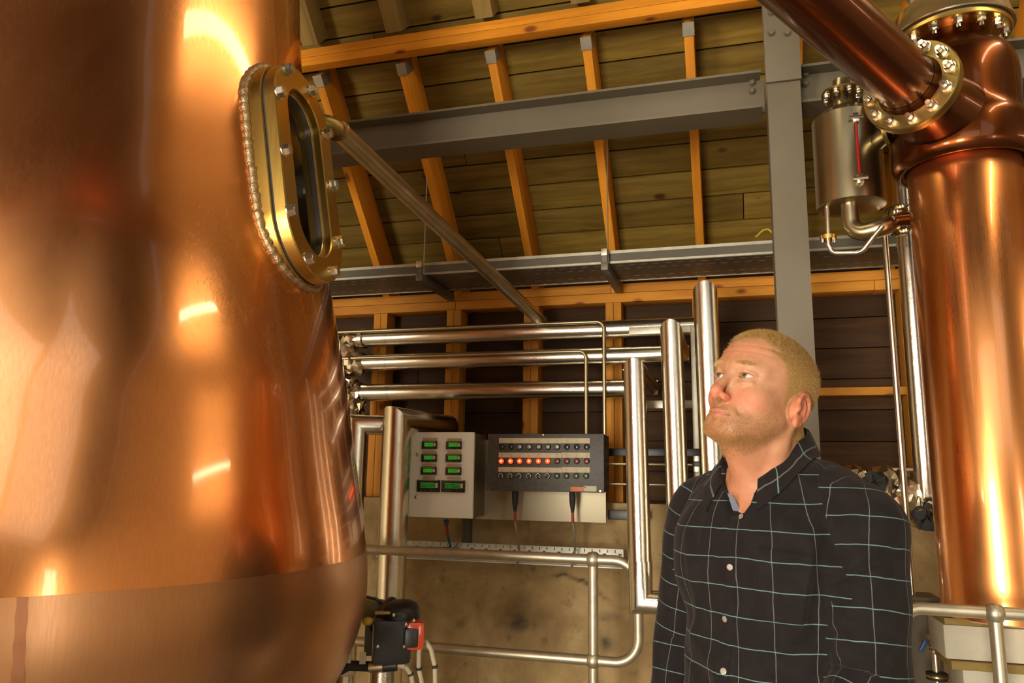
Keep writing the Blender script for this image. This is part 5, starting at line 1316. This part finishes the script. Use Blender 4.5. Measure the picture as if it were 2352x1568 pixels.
def mat_shirt():
    mt, nt, bs = base_mat('checked_cloth'); uv = node(nt, 'ShaderNodeUVMap'); uv.uv_map = 'weave'; sp = node(nt, 'ShaderNodeSeparateXYZ')
    v = coords(nt, (1, 1, 1), False)
    nw = noise(nt, v, 9, 3); ad = math_(nt, 'MULTIPLY', math_(nt, 'SUBTRACT', nw, .5), .012)
    nt.links.new(uv.outputs[0], sp.inputs[0])
    def lines(s, per, wd):
        fr = math_(nt, 'FRACT', math_(nt, 'ADD', math_(nt, 'DIVIDE', math_(nt, 'ADD', s, ad), per), 10.5)); return maprange(nt, math_(nt, 'ABSOLUTE', math_(nt, 'SUBTRACT', fr, .5)), wd*.5/per, wd*1.1/per, 1, 0)
    hln, vln = lines(sp.outputs[1], .0485, .0010), lines(sp.outputs[0], .060, .0008)
    f = noise(nt, v, 700, 2); f1 = noise(nt, v, 30, 4)
    c = mix(nt, maprange(nt, f, .35, .65, 0, 1), (.0052, .0036, .004), (.0102, .0074, .008)); c = mix(nt, maprange(nt, f1, .4, .7, 0, .35), c, (.018, .014, .0145))
    c = mix(nt, math_(nt, 'MULTIPLY', vln, .45), c, (.20, .21, .20)); c = mix(nt, math_(nt, 'MULTIPLY', hln, .8), c, (.12, .21, .20))
    nt.links.new(c, bs.inputs['Base Color']); bs.inputs['Roughness'].default_value = .9; bs.inputs['Specular IOR Level'].default_value = .2
    bs.inputs['Sheen Weight'].default_value = .1; bs.inputs['Sheen Roughness'].default_value = .5; bs.inputs['Sheen Tint'].default_value = (.5, .42, .40, 1)
    bump(nt, bs, f, .3, .001); return mt
M['shirt'] = mat_shirt()
def weave(b, region):            # pattern coordinates, metres of cloth
    if region == 0: th = np.arctan2(b[:, 0], b[:, 1]+.02); return np.stack([th*.155+.031, b[:, 2]+.03*np.abs(b[:, 0])*0+.010], 1)
    dd, v_, ang = arm_frame(b, region); return np.stack([ang*.062+.02, v_+.012], 1)
def add_weave(me, Vb, Fm, reg):
    uv = me.uv_layers.new(name='weave'); out = np.zeros((len(Fm), 4, 2), f4)
    for r_ in (0, 1, -1):
        k = reg == r_
        if k.any(): out[k] = weave(Vb[Fm[k].ravel()], r_).reshape(-1, 4, 2)
    uv.data.foreach_set('uv', out.ravel())
me = np_mesh('shirt', SV-base, SF); me.materials.append(M['shirt'])
sb = to_body(SV.astype(f4)); fc_ = sb[SF].mean(1)
pl = (np.abs(fc_[:, 0])*.93+(-fc_[:, 2]-.10)*-.37+fc_[:, 1]*.10)-.158
dA = np.minimum(*[chain(fc_, ARM[s], [.069, .062, .050]) for s in (1, -1)]); dT = torso_core(fc_, .012)
reg = np.where(((fc_[:, 2] > -.21) & (pl > 0)) | ((fc_[:, 2] <= -.21) & (dA < dT)), np.sign(fc_[:, 0]), 0).astype(int)
add_weave(me, sb, SF, reg)
shirt = bpy.data.objects.new('shirt', me); COL.objects.link(shirt); shirt.parent = man; ORG['shirt'] = Vector(base)
bvh = BVHTree.FromPolygons([tuple(v) for v in SV], [tuple(q) for q in SF])
def on_shirt(px, py, off=.0):
    d = ray(px, py).normalized(); hit = bvh.ray_cast(CAM, d)
    return (hit[0]-d*off, hit[1]) if hit[0] is not None else (dep(px, py, 1.35), -d)
M['button'] = flat('shirt_button', (.26, .23, .19), .3, coat=.4)
bt = mesh_of('button', MB().lathe([(.0052, 0), (.0056, .001), (.0054, .0022), (.0042, .0024), (.0038, .0017), (.001, .0017)], (0, 0, 0), n=24).bbox((0, 0, .0019), (.003, .0012, .0008), .0002), 'button', 30)
for px, py in ((1703, 1186), (1677, 1302), (1666, 1421), (1662, 1541)):
    p, n_ = on_shirt(px, py, .0032); n_ = n_ if n_.dot(CAM-p) > 0 else -n_; place('button', bt, shirt, frame_z(p, n_))
# patch pocket laid on the chest
def patch(name, corner, nu, nv, off):
    g = []; 
    for j in range(nv):
        for i in range(nu):
            u, v_ = i/(nu-1), j/(nv-1); px = (corner[0][0]*(1-u)+corner[1][0]*u)*(1-v_)+(corner[3][0]*(1-u)+corner[2][0]*u)*v_; py = (corner[0][1]*(1-u)+corner[1][1]*u)*(1-v_)+(corner[3][1]*(1-u)+corner[2][1]*u)*v_
            p, n_ = on_shirt(px, py); n_ = n_ if n_.dot(CAM-p) > 0 else -n_; g.append(p+n_*(off if 0 < i < nu-1 and 0 < j < nv-1 else -.0005))
    G = np.array([tuple(p) for p in g]); Q_ = np.array([(j*nu+i, (j+1)*nu+i, (j+1)*nu+i+1, j*nu+i+1) for j in range(nv-1) for i in range(nu-1)])
    me = np_mesh(name, G-base, Q_); me.materials.append(M['shirt']); add_weave(me, to_body(G.astype(f4)), Q_, np.zeros(len(Q_), int))
    o = bpy.data.objects.new(name, me); COL.objects.link(o); o.parent = shirt; return o
patch('pocket', [(1737, 1251), (1874, 1272), (1846, 1440), (1728, 1425)], 26, 26, .0042)
patch('placket', [(1679, 1186), (1709, 1183), (1674, 1572), (1641, 1572)], 9, 60, .0034)
q0 = on_shirt(1668, 1160)[0]; dq = (q0-CAM).dot(FW)-.004
fq = [dep(x, y, dq) for x, y in ((1671, 1132), (1681, 1136), (1702, 1172), (1688, 1186))]
fb_ = MB(); fb_.ring_loft([fq, [p_+FW*.0022 for p_ in fq]])
part('placket_facing', fb_, flat('chambray_facing', (.15, .17, .23), .85), shirt)
# collar: a stand folded over into two leaves
def collar():
    n, rows = 90, []
    for i in range(n):
        a = R(32+306*i/(n-1)); c_, s_ = math.cos(a), math.sin(a)          # 0 = front
        fr = max(0, c_); bk = max(0, -c_); tip = max(0, 1-min(i, n-1-i)/16)
        rx, ry = .075+.002*fr, .074+.008*fr
        z = .024+.030*bk-.080*fr**1.25; cy = .000+.016*fr
        def pt(k, dz): return (s_*rx*k, cy+c_*ry*k, z+dz)
        hgt = .040+.020*tip
        sh = 1-.35*fr; prof = [pt(.99, -.012*sh), pt(1.0, .012*sh), pt(1.005, .026*sh), pt(1.03, .032*sh), pt(1.075, .029*sh), pt(1.16+.05*tip, .029*sh-hgt*.45), pt(1.27+.12*tip, .029*sh-hgt*.95), pt(1.29+.13*tip, .028*sh-hgt)]
        rows.append(prof)
    G = np.array(rows).reshape(-1, 3); m_ = len(rows[0]); Q_ = np.array([(i*m_+j, (i+1)*m_+j, (i+1)*m_+j+1, i*m_+j+1) for i in range(n-1) for j in range(m_-1)])
    jj = np.tile(np.arange(m_), n)
    for _ in range(6):
        sd_ = shirt_sdf(from_body(G).astype(f4)); need = np.where(jj >= 4, np.clip(.0045-sd_, 0, .012), 0)
        G[:, 2] += need*.75; rad_ = G[:, :2]/np.linalg.norm(G[:, :2], axis=1)[:, None]; G[:, :2] += rad_*need[:, None]*.55
    W_ = from_body(G); me = np_mesh('collar', W_-base, Q_); me.materials.append(M['shirt'])
    uv = me.uv_layers.new(name='weave'); lu = np.array([[(i*.0052, j*.008) for j in range(m_)] for i in range(n)]).reshape(-1, 2)
    uv.data.foreach_set('uv', lu[Q_.ravel()][:, ::-1].astype(f4).ravel()+.02)
    o = bpy.data.objects.new('collar', me); COL.objects.link(o); o.parent = shirt; ORG['collar'] = Vector(base)
    md = o.modifiers.new('solid', 'SOLIDIFY'); md.thickness = .0028; md.offset = 0; sd = o.modifiers.new('sub', 'SUBSURF'); sd.levels = 1; sd.render_levels = 2; return o
clr = collar()
# trousers and shoes, below the picture
def trouser_sdf(P):
    b = to_body(P); z0 = float(BC[2]); hip = -(z0-.93)
    d = ell(b, (0, .0, hip), (.175, .128, .16))
    for s in (1, -1): d = smin(d, chain(b, [(s*.085, 0, hip-.02), (s*.095, .01, -(z0-.5)), (s*.10, -.02, -(z0-.085))], [.102, .078, .072]), .03)
    return smax(d, -(b[:, 2]+z0-.045), .01)
TV, TF = sdnets(trouser_sdf, np.arange(BC[0]-.3, BC[0]+.3, .012), np.arange(BC[1]-.3, BC[1]+.3, .012), np.arange(0, 1.14, .012))
me = np_mesh('trousers', TV-base, TF); me.materials.append(flat('dark_trousers', (.03, .03, .045), .85))
o = bpy.data.objects.new('trousers', me); COL.objects.link(o); o.parent = man
def shoe_sdf(P, s):
    b = to_body(P); z0 = float(BC[2]); d = cap(b, (s*.10, -.035, -(z0-.06)), (s*.117, .125, -(z0-.045)), .052, .044); return np.maximum(d, -(b[:, 2]+z0-.0015))
for s in (1, -1):
    c = from_body(np.array([s*.108, .045, 0])); KV, KF = sdnets(lambda P: shoe_sdf(P, s), np.arange(c[0]-.2, c[0]+.2, .009), np.arange(c[1]-.2, c[1]+.2, .009), np.arange(-.02, .16, .009))
    me = np_mesh('shoe', KV-base, KF); me.materials.append(M['black']); o = bpy.data.objects.new('shoe', me); COL.objects.link(o); o.parent = man
